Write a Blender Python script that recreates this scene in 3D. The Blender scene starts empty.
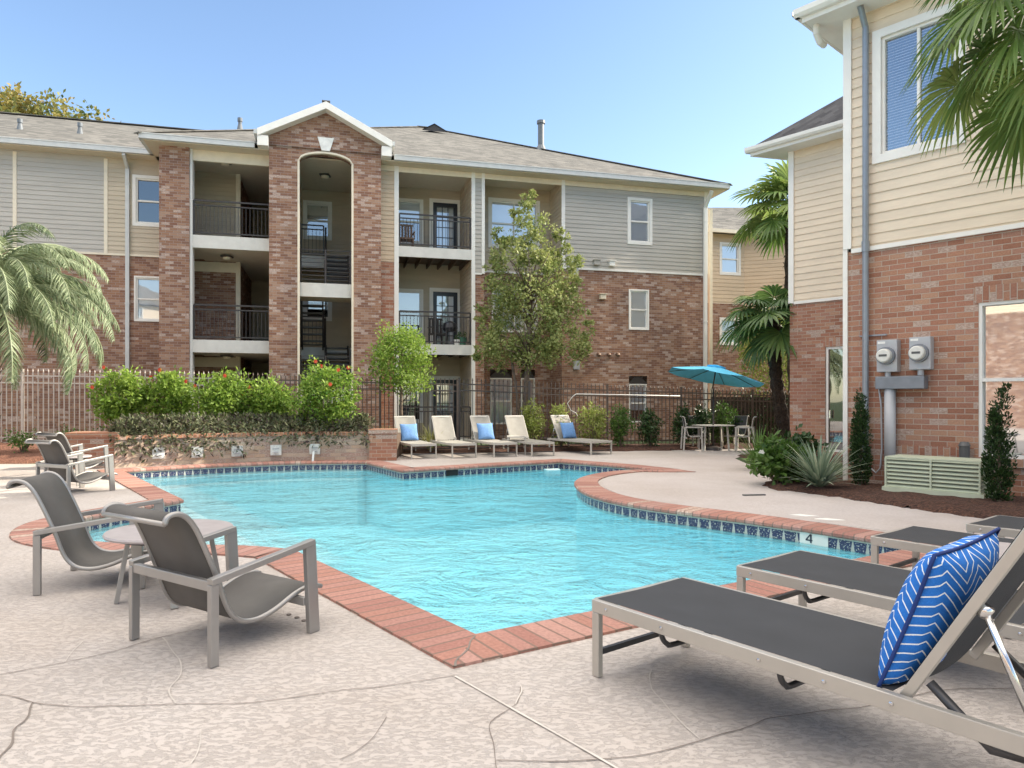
import bpy, math, random
from mathutils import Vector, Matrix, Euler
from mathutils.geometry import tessellate_polygon
from mathutils.noise import noise as pnoise
R = math.radians
sc = bpy.context.scene
COL = sc.collection
random.seed(7)

# ------------------------------------------------------------------ camera
FPX, HZ, CAMH = 700.0, 400.0, 1.4
cam = bpy.data.cameras.new('camera'); camo = bpy.data.objects.new('camera', cam); COL.objects.link(camo)
camo.location = (0, 0, CAMH); camo.rotation_euler = (R(90), 0, 0)
cam.sensor_width = 36; cam.lens = FPX/1024*36; cam.shift_y = (HZ-384)/1024
cam.clip_start = .05; cam.clip_end = 2000
sc.camera = camo
# ------------------------------------------------------------------ world, sun, exposure
SUN_AZ, SUN_EL = 12.0, 31.0
w = bpy.data.worlds.new('World'); sc.world = w; w.use_nodes = True
nt = w.node_tree; nt.nodes.clear()
sky = nt.nodes.new('ShaderNodeTexSky'); sky.sky_type = 'NISHITA'; sky.sun_disc = False
sky.sun_elevation = R(SUN_EL); sky.sun_rotation = R(90-SUN_AZ)
sky.air_density = 1.0; sky.dust_density = 0.6; sky.ozone_density = 1.6; sky.altitude = 0
bgn = nt.nodes.new('ShaderNodeBackground'); bgn.inputs[1].default_value = .15
hsv = nt.nodes.new('ShaderNodeHueSaturation'); hsv.inputs['Saturation'].default_value = 1.08; hsv.inputs['Value'].default_value = .94; hsv.inputs['Hue'].default_value = .503
wo = nt.nodes.new('ShaderNodeOutputWorld')
nt.links.new(sky.outputs[0], hsv.inputs['Color'])
# white cloud cap added to the sky dome above the view for fill light
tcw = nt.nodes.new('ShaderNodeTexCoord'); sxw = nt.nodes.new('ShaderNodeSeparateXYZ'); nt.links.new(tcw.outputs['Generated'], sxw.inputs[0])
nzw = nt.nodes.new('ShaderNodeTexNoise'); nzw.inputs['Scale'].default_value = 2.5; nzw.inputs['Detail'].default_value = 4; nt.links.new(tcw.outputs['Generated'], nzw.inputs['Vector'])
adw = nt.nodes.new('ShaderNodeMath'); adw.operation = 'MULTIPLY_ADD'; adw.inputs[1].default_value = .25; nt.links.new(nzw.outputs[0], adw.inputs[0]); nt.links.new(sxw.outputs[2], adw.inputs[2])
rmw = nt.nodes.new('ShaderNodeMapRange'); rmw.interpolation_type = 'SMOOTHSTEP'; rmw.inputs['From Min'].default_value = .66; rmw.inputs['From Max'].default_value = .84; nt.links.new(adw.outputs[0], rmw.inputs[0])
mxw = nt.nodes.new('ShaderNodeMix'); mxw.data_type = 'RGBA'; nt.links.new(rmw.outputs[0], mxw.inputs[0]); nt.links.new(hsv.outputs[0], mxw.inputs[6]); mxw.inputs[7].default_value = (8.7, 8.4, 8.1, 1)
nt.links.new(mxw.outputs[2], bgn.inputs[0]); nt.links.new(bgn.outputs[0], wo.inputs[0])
sl = bpy.data.lights.new('sun', 'SUN'); sl.energy = 3.9; sl.angle = R(.55); sl.color = (1, .93, .82)
so = bpy.data.objects.new('sun', sl); COL.objects.link(so)
sdir = Vector((math.cos(R(SUN_EL))*math.cos(R(SUN_AZ)), math.cos(R(SUN_EL))*math.sin(R(SUN_AZ)), math.sin(R(SUN_EL))))
so.rotation_euler = sdir.to_track_quat('Z', 'Y').to_euler(); so.location = (20, 5, 30)
vs = sc.view_settings; vs.view_transform = 'Standard'; vs.look = 'None'; vs.gamma = 1
vs.exposure = 1.2
try:
    vs.use_white_balance = True; vs.white_balance_temperature = 7000; vs.white_balance_tint = 10
except Exception: pass
sc.cycles.max_bounces = 8; sc.cycles.transparent_max_bounces = 16
sc.cycles.use_denoising = True

# ------------------------------------------------------------------ pixel helpers (find true positions)
def G(px, py, z=0.0):
    Y = FPX*(CAMH-z)/(py-HZ); return Vector(((px-512)/FPX*Y, Y, z))
def zpx(py, Y): return CAMH+(HZ-py)*Y/FPX

# ------------------------------------------------------------------ materials
MATS = {}
def newmat(name):
    m = bpy.data.materials.new(name); m.use_nodes = True; MATS[name] = m
    t = m.node_tree; t.nodes.clear()
    o = t.nodes.new('ShaderNodeOutputMaterial'); b = t.nodes.new('ShaderNodeBsdfPrincipled')
    t.links.new(b.outputs[0], o.inputs[0])
    return m, t, b, o
def N(t, typ, **kw):
    n = t.nodes.new(typ)
    for k, v in kw.items():
        if k.startswith('i_'):
            key = k[2:]; key = int(key) if key.isdigit() else key
            n.inputs[key].default_value = v
        else: setattr(n, k, v)
    return n
def ramp(t, stops, interp='LINEAR'):
    r = t.nodes.new('ShaderNodeValToRGB'); cr = r.color_ramp; cr.interpolation = interp
    while len(cr.elements) < len(stops): cr.elements.new(.5)
    for e, (p, c) in zip(cr.elements, stops):
        e.position = p; e.color = (*c, 1) if len(c) == 3 else c
    return r
def math_(t, op, a, b=None, c=None):
    n = t.nodes.new('ShaderNodeMath'); n.operation = op
    for i, v in enumerate((a, b, c)):
        if v is None: continue
        if isinstance(v, (int, float)): n.inputs[i].default_value = v
        else: t.links.new(v, n.inputs[i])
    return n.outputs[0]
def mixc(t, f, a, b, mode='MIX'):
    n = t.nodes.new('ShaderNodeMix'); n.data_type = 'RGBA'; n.blend_type = mode
    for s, v in ((0, f), (6, a), (7, b)):
        if isinstance(v, (int, float)): n.inputs[s].default_value = v
        elif isinstance(v, tuple): n.inputs[s].default_value = (*v, 1)
        else: t.links.new(v, n.inputs[s])
    return n.outputs[2]
def bump(t, h, dist, b, strength=1.0):
    n = N(t, 'ShaderNodeBump'); n.inputs['Distance'].default_value = dist; n.inputs['Strength'].default_value = strength
    t.links.new(h, n.inputs['Height']); t.links.new(n.outputs[0], b.inputs['Normal'])
def uvn(t):
    n = N(t, 'ShaderNodeUVMap', uv_map='uv'); return n.outputs[0]
def objn(t): return N(t, 'ShaderNodeTexCoord').outputs['Object']
def noise_(t, vec, scale, detail=3, rough=.55):
    n = N(t, 'ShaderNodeTexNoise'); n.inputs['Scale'].default_value = scale; n.inputs['Detail'].default_value = detail; n.inputs['Roughness'].default_value = rough
    t.links.new(vec, n.inputs['Vector']); return n.outputs[0]
def vscale(t, vec, s):
    n = N(t, 'ShaderNodeMapping'); t.links.new(vec, n.inputs[0]); n.inputs['Scale'].default_value = s; return n.outputs[0]

def plain(name, col, rough=.6, metal=0.0, var=.12, nscale=6.0, spec=None, bumpd=0, bscale=60):
    m, t, b, o = newmat(name)
    v = objn(t); n = noise_(t, v, nscale, 4)
    lo = tuple(c*(1-var) for c in col); hi = tuple(min(1, c*(1+var)) for c in col)
    r = ramp(t, [(.3, lo), (.7, hi)]); t.links.new(n, r.inputs[0])
    t.links.new(r.outputs[0], b.inputs['Base Color'])
    b.inputs['Roughness'].default_value = rough; b.inputs['Metallic'].default_value = metal
    if spec is not None: b.inputs['Specular IOR Level'].default_value = spec
    if bumpd: bump(t, noise_(t, v, bscale, 3), bumpd, b)
    return m

def brick(name, cols, pale=.12, bw=.215, bh=.076, mort=(.40, .36, .33), soldier=False, mw=.05):
    m, t, b, o = newmat(name)
    uv = uvn(t); sp = N(t, 'ShaderNodeSeparateXYZ'); t.links.new(uv, sp.inputs[0])
    u, v = sp.outputs[0], sp.outputs[1]
    wob = noise_(t, uv, 3, 2)
    if soldier: u, v = v, u
    row = math_(t, 'FLOOR', math_(t, 'DIVIDE', v, bh))
    off = math_(t, 'MULTIPLY', math_(t, 'MODULO', row, 2.0), .5)
    uu = math_(t, 'ADD', math_(t, 'DIVIDE', u, bw), off)
    colm = math_(t, 'FLOOR', uu)
    cv = N(t, 'ShaderNodeCombineXYZ'); t.links.new(colm, cv.inputs[0]); t.links.new(row, cv.inputs[1])
    wn = N(t, 'ShaderNodeTexWhiteNoise', noise_dimensions='2D'); t.links.new(cv.outputs[0], wn.inputs['Vector'])
    wn2 = N(t, 'ShaderNodeTexWhiteNoise', noise_dimensions='3D')
    cv2 = N(t, 'ShaderNodeVectorMath', operation='ADD'); cv2.inputs[1].default_value = (31.7, 9.3, 4.1); t.links.new(cv.outputs[0], cv2.inputs[0]); t.links.new(cv2.outputs[0], wn2.inputs['Vector'])
    k = len(cols); r = ramp(t, [((i)/k, c) for i, c in enumerate(cols)], 'CONSTANT'); t.links.new(wn.outputs[0], r.inputs[0])
    # pale bricks lie in short runs
    run = noise_(t, vscale(t, cv.outputs[0], (.5, 1.3, 1)), .9, 2)
    thr = math_(t, 'ADD', math_(t, 'MULTIPLY', wn2.outputs[0], .5), math_(t, 'MULTIPLY', run, 1.0))
    pm = math_(t, 'GREATER_THAN', thr, 1.0-pale)
    fine = noise_(t, uv, 45, 4)
    palec = ramp(t, [(.35, (.36, .23, .18)), (.65, (.56, .45, .38))]); t.links.new(noise_(t, vscale(t, uv, (1, 2.5, 1)), 22, 3), palec.inputs[0])
    c = mixc(t, pm, r.outputs[0], palec.outputs[0])
    big = noise_(t, uv, .7, 3); bs = ramp(t, [(.3, (.86, .86, .88)), (.7, (1.1, 1.07, 1.05))]); t.links.new(big, bs.inputs[0])
    fr = ramp(t, [(.3, (.8, .8, .8)), (.7, (1.12, 1.12, 1.12))]); t.links.new(fine, fr.inputs[0])
    c = mixc(t, 1.0, c, bs.outputs[0], 'MULTIPLY'); c = mixc(t, 1.0, c, fr.outputs[0], 'MULTIPLY')
    fu = math_(t, 'ABSOLUTE', math_(t, 'SUBTRACT', math_(t, 'FRACT', uu), .5))
    fv = math_(t, 'ABSOLUTE', math_(t, 'SUBTRACT', math_(t, 'FRACT', math_(t, 'DIVIDE', v, bh)), .5))
    mu = math_(t, 'GREATER_THAN', fu, .5-mw*bh/bw*1.1); mv = math_(t, 'GREATER_THAN', fv, .5-mw*1.2)
    mm = math_(t, 'MAXIMUM', mu, mv)
    c = mixc(t, mm, c, mort)
    t.links.new(c, b.inputs['Base Color']); b.inputs['Roughness'].default_value = .88; b.inputs['Specular IOR Level'].default_value = .25
    h = math_(t, 'ADD', math_(t, 'SUBTRACT', 1.0, mm), math_(t, 'MULTIPLY', fine, .5))
    bump(t, h, .006, b)
    return m
RED = [(.29, .155, .10), (.33, .185, .12), (.235, .12, .082), (.37, .225, .155), (.30, .165, .108), (.385, .245, .175), (.25, .135, .095)]
brick('brick', RED, pale=.05, mort=(.36, .30, .27))
RED2 = [(.37, .18, .12), (.42, .22, .145), (.34, .16, .105), (.45, .26, .175), (.39, .19, .13), (.40, .215, .155)]
brick('brick_near', RED2, pale=.05, mort=(.47, .40, .34), bw=.235, bh=.085)
brick('brick_soldier', RED2, pale=.1, bw=.22, bh=.085, mort=(.47, .40, .34), soldier=True)
brick('brick_planter', [(.52, .38, .28), (.50, .36, .28), (.56, .43, .33), (.50, .40, .32), (.58, .46, .36)], pale=.2, bw=.24, bh=.09, mort=(.48, .40, .34))
brick('brick_cap', [(.45, .22, .14), (.5, .27, .17), (.40, .2, .13)], pale=.05, bw=.9, bh=.1, mort=(.45, .36, .3))
brick('coping_brick', [(.37, .19, .15), (.41, .22, .18), (.34, .17, .14), (.43, .25, .21), (.385, .205, .17)], pale=.0, bw=.9, bh=.115, mort=(.21, .14, .115), mw=.06)

def siding(name, col):
    m, t, b, o = newmat(name); uv = uvn(t)
    n = noise_(t, vscale(t, uv, (.6, 3, 1)), 1.2, 4); n2 = noise_(t, vscale(t, uv, (3, 40, 1)), 2, 3)
    r = ramp(t, [(.3, tuple(c*.9 for c in col)), (.7, tuple(c*1.06 for c in col))]); t.links.new(n, r.inputs[0])
    r2 = ramp(t, [(.3, (.94,)*3), (.7, (1.03,)*3)]); t.links.new(n2, r2.inputs[0])
    t.links.new(mixc(t, 1.0, r.outputs[0], r2.outputs[0], 'MULTIPLY'), b.inputs['Base Color']); b.inputs['Roughness'].default_value = .55
    bump(t, n2, .0015, b)
siding('siding_grey', (.455, .43, .385)); siding('siding_tan', (.62, .48, .33)); siding('siding_near', (.75, .63, .485)); siding('siding_beige', (.52, .44, .33))

def shingle(name, cols):
    m, t, b, o = newmat(name); uv = uvn(t); v = objn(t)
    sp = N(t, 'ShaderNodeSeparateXYZ'); t.links.new(uv, sp.inputs[0])
    row = math_(t, 'FLOOR', math_(t, 'DIVIDE', sp.outputs[1], .14))
    cx = math_(t, 'FLOOR', math_(t, 'ADD', math_(t, 'DIVIDE', sp.outputs[0], .3), math_(t, 'MULTIPLY', row, .37)))
    cv = N(t, 'ShaderNodeCombineXYZ'); t.links.new(cx, cv.inputs[0]); t.links.new(row, cv.inputs[1])
    wn = N(t, 'ShaderNodeTexWhiteNoise', noise_dimensions='2D'); t.links.new(cv.outputs[0], wn.inputs['Vector'])
    r = ramp(t, [(0, cols[0]), (.5, cols[1]), (1, cols[2])]); t.links.new(wn.outputs[0], r.inputs[0])
    n = noise_(t, uv, 60, 3); r2 = ramp(t, [(.3, (.8,)*3), (.7, (1.15,)*3)]); t.links.new(n, r2.inputs[0])
    n3 = noise_(t, uv, .5, 3); r3 = ramp(t, [(.3, (.9,)*3), (.7, (1.08,)*3)]); t.links.new(n3, r3.inputs[0])
    c = mixc(t, 1.0, mixc(t, 1.0, r.outputs[0], r2.outputs[0], 'MULTIPLY'), r3.outputs[0], 'MULTIPLY')
    t.links.new(c, b.inputs['Base Color']); b.inputs['Roughness'].default_value = .95; b.inputs['Specular IOR Level'].default_value = .1
    bump(t, math_(t, 'FRACT', math_(t, 'DIVIDE', sp.outputs[1], -.14)), .008, b)
shingle('shingle', [(.105, .105, .10), (.14, .138, .13), (.185, .18, .168)])
shingle('shingle_dark', [(.055, .055, .06), (.075, .075, .08), (.10, .10, .105)])

def deckmat(name, c1, c2, c3, sc_=34):
    m, t, b, o = newmat(name); v = objn(t)
    wv = N(t, 'ShaderNodeTexNoise'); wv.inputs['Scale'].default_value = 5; t.links.new(v, wv.inputs['Vector'])
    dv = N(t, 'ShaderNodeVectorMath', operation='MULTIPLY_ADD'); t.links.new(wv.outputs['Color'], dv.inputs[0]); dv.inputs[1].default_value = (.06,)*3; t.links.new(v, dv.inputs[2])
    a = noise_(t, vscale(t, dv.outputs[0], (.7, 1.25, 1)), sc_, 6, .66)
    r = ramp(t, [(.40, (0, 0, 0)), (.46, (.35,)*3), (.51, (1, 1, 1))]); t.links.new(a, r.inputs[0])
    big = noise_(t, v, .8, 4); rb = ramp(t, [(.3, c2), (.7, c3)]); t.links.new(big, rb.inputs[0])
    c = mixc(t, r.outputs[0], c1, rb.outputs[0])
    n5 = noise_(t, v, 240, 2); r5 = ramp(t, [(.3, (.9,)*3), (.7, (1.05,)*3)]); t.links.new(n5, r5.inputs[0])
    c = mixc(t, 1.0, c, r5.outputs[0], 'MULTIPLY')
    st = noise_(t, v, .35, 6, .7); rs = ramp(t, [(.36, (.86, .83, .8)), (.6, (1, 1, 1))]); t.links.new(st, rs.inputs[0])
    c = mixc(t, 1.0, c, rs.outputs[0], 'MULTIPLY')
    t.links.new(c, b.inputs['Base Color']); b.inputs['Roughness'].default_value = .8; b.inputs['Specular IOR Level'].default_value = .3
    bump(t, r.outputs[0], .0022, b)
deckmat('deck', (.43, .395, .375), (.475, .435, .41), (.53, .49, .465))
deckmat('deck_smooth', (.47, .425, .41), (.5, .455, .44), (.53, .485, .465), 30)
plain('crack_dark', (.20, .17, .15), .9); plain('joint_light', (.54, .50, .46), .8)
plain('lawn', (.06, .09, .035), .95, var=.35, nscale=3, bumpd=.02)
plain('soil', (.10, .065, .045), .95, var=.4, nscale=20, bumpd=.02, bscale=30)
def mulch(name, cols):
    m, t, b, o = newmat(name); v = objn(t)
    vo = N(t, 'ShaderNodeTexVoronoi'); vo.inputs['Scale'].default_value = 38; t.links.new(vscale(t, v, (1, 2.2, 1)), vo.inputs['Vector'])
    r = ramp(t, [(0, cols[0]), (.5, cols[1]), (.9, cols[2])]); sepc = N(t, 'ShaderNodeSeparateXYZ'); t.links.new(vo.outputs['Color'], sepc.inputs[0]); t.links.new(sepc.outputs[0], r.inputs[0])
    t.links.new(r.outputs[0], b.inputs['Base Color']); b.inputs['Roughness'].default_value = .95
    bump(t, vo.outputs['Distance'], .03, b)
mulch('mulch', [(.035, .016, .012), (.085, .036, .024), (.17, .08, .05)])
mulch('mulch_red', [(.12, .05, .03), (.22, .09, .06), (.33, .16, .10)])
plain('white_trim', (.80, .78, .73), .5, var=.04, nscale=3); plain('cream_trim', (.74, .66, .52), .55, var=.05); plain('gutter', (.55, .56, .55), .4, var=.06)
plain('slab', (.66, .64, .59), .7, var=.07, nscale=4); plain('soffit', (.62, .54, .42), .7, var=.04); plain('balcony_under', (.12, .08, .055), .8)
plain('iron_dark', (.045, .038, .036), .45, var=.1); plain('fence_bronze', (.11, .08, .065), .5, var=.15); plain('fence_sunlit', (.46, .41, .37), .5, var=.1)
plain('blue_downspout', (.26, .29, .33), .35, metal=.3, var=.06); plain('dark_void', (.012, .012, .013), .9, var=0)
plain('door_black', (.018, .02, .028), .3); plain('blind', (.88, .89, .88), .7, var=.02); plain('blind_tan', (.55, .53, .44), .7, var=.03)
plain('meter_grey', (.43, .44, .46), .4, var=.05); plain('trough_grey', (.20, .22, .25), .4, metal=.3, var=.12); plain('chrome', (.6, .6, .6), .2, metal=1.0)
plain('unit_green', (.50, .55, .42), .5, var=.05); plain('unit_dark', (.10, .10, .10), .5)
plain('frame_pewter', (.33, .32, .31), .38, metal=.55, var=.04); plain('frame_champagne', (.44, .42, .385), .36, metal=.45, var=.04)
plain('dark_metal', (.06, .06, .065), .4, metal=.4); plain('frame_white', (.46, .44, .40), .4, var=.04)
plain('table_top', (.36, .33, .335), .4, var=.08, nscale=12); plain('umbrella_teal', (.12, .62, .95), .6, var=.06)
plain('trunk_bark', (.16, .12, .09), .95, var=.35, nscale=12, bumpd=.02, bscale=18); plain('palm_bark', (.06, .042, .03), .95, var=.5, nscale=22, bumpd=.04, bscale=30)
plain('pale_tile', (.70, .69, .64), .4, var=.05, nscale=18); plain('spout_tile', (.66, .66, .63), .4, var=.15, nscale=40, bumpd=.004, bscale=50)
plain('numeral', (.03, .04, .06), .5); plain('white_paint', (.8, .79, .75), .5); plain('vent_metal', (.13, .15, .17), .5); plain('terracotta', (.35, .14, .08), .8); plain('green_pot', (.05, .16, .10), .5); plain('chair_wood', (.20, .12, .08), .6)

def sling(name, col, rough=.75):
    m, t, b, o = newmat(name); uv = uvn(t)
    h = noise_(t, uv, 420, 2)
    r = ramp(t, [(0, tuple(c*.72 for c in col)), (.6, tuple(c*1.15 for c in col))]); t.links.new(h, r.inputs[0])
    n = noise_(t, uv, 5, 4); r2 = ramp(t, [(.3, (.9,)*3), (.7, (1.08,)*3)]); t.links.new(n, r2.inputs[0])
    t.links.new(mixc(t, 1.0, r.outputs[0], r2.outputs[0], 'MULTIPLY'), b.inputs['Base Color']); b.inputs['Roughness'].default_value = rough
    b.inputs['Specular IOR Level'].default_value = .3; bump(t, h, .0008, b)
sling('sling_charcoal', (.038, .041, .047)); sling('sling_taupe', (.10, .095, .09)); sling('sling_pale', (.27, .26, .235))

def leafmat(name, cols, transl=.3, rough=.5):
    m, t, b, o = newmat(name)
    sp = N(t, 'ShaderNodeSeparateXYZ'); t.links.new(uvn(t), sp.inputs[0])
    k = len(cols); r = ramp(t, [(i/(k-1), c) for i, c in enumerate(cols)]); t.links.new(sp.outputs[0], r.inputs[0])
    t.links.new(r.outputs[0], b.inputs['Base Color']); b.inputs['Roughness'].default_value = rough; b.inputs['Specular IOR Level'].default_value = .35
    tr = N(t, 'ShaderNodeBsdfTranslucent'); t.links.new(r.outputs[0], tr.inputs[0])
    mx = N(t, 'ShaderNodeMixShader'); mx.inputs[0].default_value = transl
    t.links.new(b.outputs[0], mx.inputs[1]); t.links.new(tr.outputs[0], mx.inputs[2]); t.links.new(mx.outputs[0], o.inputs[0])
leafmat('leaf_bright', [(.045, .10, .015), (.15, .26, .035), (.30, .42, .08), (.11, .20, .03)], .4)
leafmat('leaf_olive', [(.10, .14, .04), (.23, .29, .09), (.40, .43, .17), (.17, .22, .06)], .35)
leafmat('leaf_lime', [(.15, .20, .04), (.26, .32, .07), (.34, .38, .12), (.2, .25, .05)], .35)
leafmat('leaf_dark', [(.012, .028, .010), (.03, .065, .02), (.05, .10, .03), (.02, .045, .014)], .15, .35)
leafmat('leaf_mid', [(.04, .09, .02), (.08, .16, .03), (.13, .22, .05)], .3, .4)
leafmat('leaf_purple', [(.016, .02, .010), (.05, .065, .03), (.20, .22, .12), (.06, .035, .04), (.09, .13, .05)], .2)
leafmat('leaf_autumn', [(.05, .08, .025), (.12, .15, .05), (.24, .24, .07), (.30, .22, .06), (.09, .13, .06)], .3)
leafmat('leaf_palm_grey', [(.05, .085, .035), (.15, .20, .10), (.34, .39, .24), (.09, .14, .05)], .25)
leafmat('leaf_fan', [(.06, .13, .03), (.15, .25, .06), (.32, .40, .12), (.09, .17, .05)], .35, .35)
leafmat('leaf_fan_dark', [(.01, .025, .012), (.025, .055, .02), (.05, .10, .03)], .2, .35)
leafmat('leaf_fan_mid', [(.03, .075, .03), (.07, .14, .045), (.14, .22, .06), (.04, .09, .03)], .35, .35)
leafmat('leaf_yucca', [(.12, .19, .13), (.24, .31, .22), (.42, .47, .34)], .2)
leafmat('petal_red', [(.65, .06, .03), (.8, .14, .06), (.7, .1, .08)], .3)
leafmat('petal_white', [(.75, .75, .7), (.8, .8, .75)], .3)
leafmat('grass_pale', [(.25, .27, .08), (.4, .4, .14), (.5, .5, .2)], .3)

def glass(name, tint, refl):
    m, t, b, o = newmat(name); t.nodes.remove(b)
    tr = N(t, 'ShaderNodeBsdfTransparent'); tr.inputs[0].default_value = (*tint, 1)
    gl = N(t, 'ShaderNodeBsdfGlossy'); gl.inputs['Roughness'].default_value = .02; gl.inputs[0].default_value = (.95, .97, 1, 1)
    lw = N(t, 'ShaderNodeLayerWeight'); lw.inputs[0].default_value = .35
    f = math_(t, 'ADD', math_(t, 'MULTIPLY', lw.outputs['Fresnel'], .7), refl)
    bp = N(t, 'ShaderNodeBump'); bp.inputs['Distance'].default_value = .0012; t.links.new(noise_(t, objn(t), 1.2, 2), bp.inputs['Height']); t.links.new(bp.outputs[0], gl.inputs['Normal'])
    mx = N(t, 'ShaderNodeMixShader'); t.links.new(f, mx.inputs[0]); t.links.new(tr.outputs[0], mx.inputs[1]); t.links.new(gl.outputs[0], mx.inputs[2]); t.links.new(mx.outputs[0], o.inputs[0])
glass('glass', (.93, .96, 1.0), .30); glass('glass_mirror', (.8, .8, .78), .42); glass('glass_dark', (.25, .3, .34), .2)

# pool
def poolmats():
    m, t, b, o = newmat('plaster'); v = objn(t)
    n = noise_(t, v, .9, 3); r = ramp(t, [(.3, (.30, .82, .94)), (.7, (.44, .90, .98))]); t.links.new(n, r.inputs[0])
    t.links.new(r.outputs[0], b.inputs['Base Color']); b.inputs['Roughness'].default_value = .7
    m, t, b, o = newmat('plaster_pale'); b.inputs['Base Color'].default_value = (.62, .86, .90, 1); b.inputs['Roughness'].default_value = .7
    m, t, b, o = newmat('water'); t.nodes.remove(b)
    v = objn(t)
    d1 = N(t, 'ShaderNodeTexNoise'); d1.inputs['Scale'].default_value = 1.1; t.links.new(v, d1.inputs['Vector'])
    dv = N(t, 'ShaderNodeVectorMath', operation='MULTIPLY_ADD'); t.links.new(d1.outputs['Color'], dv.inputs[0]); dv.inputs[1].default_value = (.9,)*3; t.links.new(v, dv.inputs[2])
    a = noise_(t, vscale(t, dv.outputs[0], (1, 1.35, 1)), 3.4, 5, .6); a2 = noise_(t, vscale(t, dv.outputs[0], (1, 1.2, 1)), .9, 2)
    h = math_(t, 'ADD', a, math_(t, 'MULTIPLY', a2, .8))
    bp = N(t, 'ShaderNodeBump'); bp.inputs['Distance'].default_value = .08; bp.inputs['Strength'].default_value = 1.0; t.links.new(h, bp.inputs['Height'])
    gl = N(t, 'ShaderNodeBsdfGlossy'); gl.inputs['Roughness'].default_value = .03; t.links.new(bp.outputs[0], gl.inputs['Normal'])
    rf = N(t, 'ShaderNodeBsdfRefraction'); rf.inputs['IOR'].default_value = 1.33; rf.inputs['Roughness'].default_value = .0; rf.inputs[0].default_value = (.90, .98, 1, 1); t.links.new(bp.outputs[0], rf.inputs['Normal'])
    tr = N(t, 'ShaderNodeBsdfTransparent'); tr.inputs[0].default_value = (.90, .98, 1, 1)
    mt = N(t, 'ShaderNodeMixShader'); mt.inputs[0].default_value = .55; t.links.new(rf.outputs[0], mt.inputs[1]); t.links.new(tr.outputs[0], mt.inputs[2])
    fr = N(t, 'ShaderNodeFresnel'); fr.inputs[0].default_value = 1.33; t.links.new(bp.outputs[0], fr.inputs['Normal'])
    mx = N(t, 'ShaderNodeMixShader'); t.links.new(fr.outputs[0], mx.inputs[0]); t.links.new(mt.outputs[0], mx.inputs[1]); t.links.new(gl.outputs[0], mx.inputs[2]); t.links.new(mx.outputs[0], o.inputs[0])
    # waterline tile: navy motifs on cream, u = run along the wall, v = height
    m, t, b, o = newmat('waterline_tile'); sp = N(t, 'ShaderNodeSeparateXYZ'); t.links.new(uvn(t), sp.inputs[0])
    fu = math_(t, 'SUBTRACT', math_(t, 'FRACT', math_(t, 'DIVIDE', sp.outputs[0], .155)), .5)
    fv = math_(t, 'DIVIDE', math_(t, 'ADD', sp.outputs[1], .125), .15)
    au = math_(t, 'ABSOLUTE', fu)
    # broad fan (upper) narrowing to a base, with a notch
    wdt = math_(t, 'ADD', .41, math_(t, 'MULTIPLY', fv, .14))
    inu = math_(t, 'LESS_THAN', au, wdt); inv = math_(t, 'LESS_THAN', math_(t, 'ABSOLUTE', fv), .40)
    nn = math_(t, 'GREATER_THAN', noise_(t, vscale(t, uvn(t), (1, 1, 1)), 55, 2), .40)
    mk = math_(t, 'MULTIPLY', math_(t, 'MULTIPLY', inu, inv), nn)
    t.links.new(mixc(t, mk, (.46, .44, .39), (.035, .042, .10)), b.inputs['Base Color']); b.inputs['Roughness'].default_value = .25
    # falling water
    m, t, b, o = newmat('falling_water'); b.inputs['Base Color'].default_value = (.85, .93, .96, 1); b.inputs['Roughness'].default_value = .15; b.inputs['Alpha'].default_value = .55
poolmats()
def pillowmat(name, base, line, zz=True):
    m, t, b, o = newmat(name); sp = N(t, 'ShaderNodeSeparateXYZ'); t.links.new(uvn(t), sp.inputs[0])
    u, v = sp.outputs[0], sp.outputs[1]
    tri = math_(t, 'MULTIPLY', math_(t, 'ABSOLUTE', math_(t, 'SUBTRACT', math_(t, 'FRACT', math_(t, 'MULTIPLY', u, 2.5)), .5)), .34)
    f = math_(t, 'FRACT', math_(t, 'MULTIPLY', math_(t, 'ADD', v, tri), 13.0))
    mk = math_(t, 'LESS_THAN', f, .15 if zz else .2)
    lo = tuple(c*.75 for c in base); n = noise_(t, uvn(t), 9, 3); r = ramp(t, [(.3, lo), (.7, base)]); t.links.new(n, r.inputs[0])
    t.links.new(mixc(t, mk, r.outputs[0], line), b.inputs['Base Color']); b.inputs['Roughness'].default_value = .8
    wv = noise_(t, uvn(t), 160, 2); bump(t, wv, .002, b)
pillowmat('pillow_royal', (.008, .17, .62), (.75, .82, .88)); pillowmat('pillow_sky', (.10, .26, .56), (.26, .42, .68), False)
plain('piping', (.005, .03, .16), .8)

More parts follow.
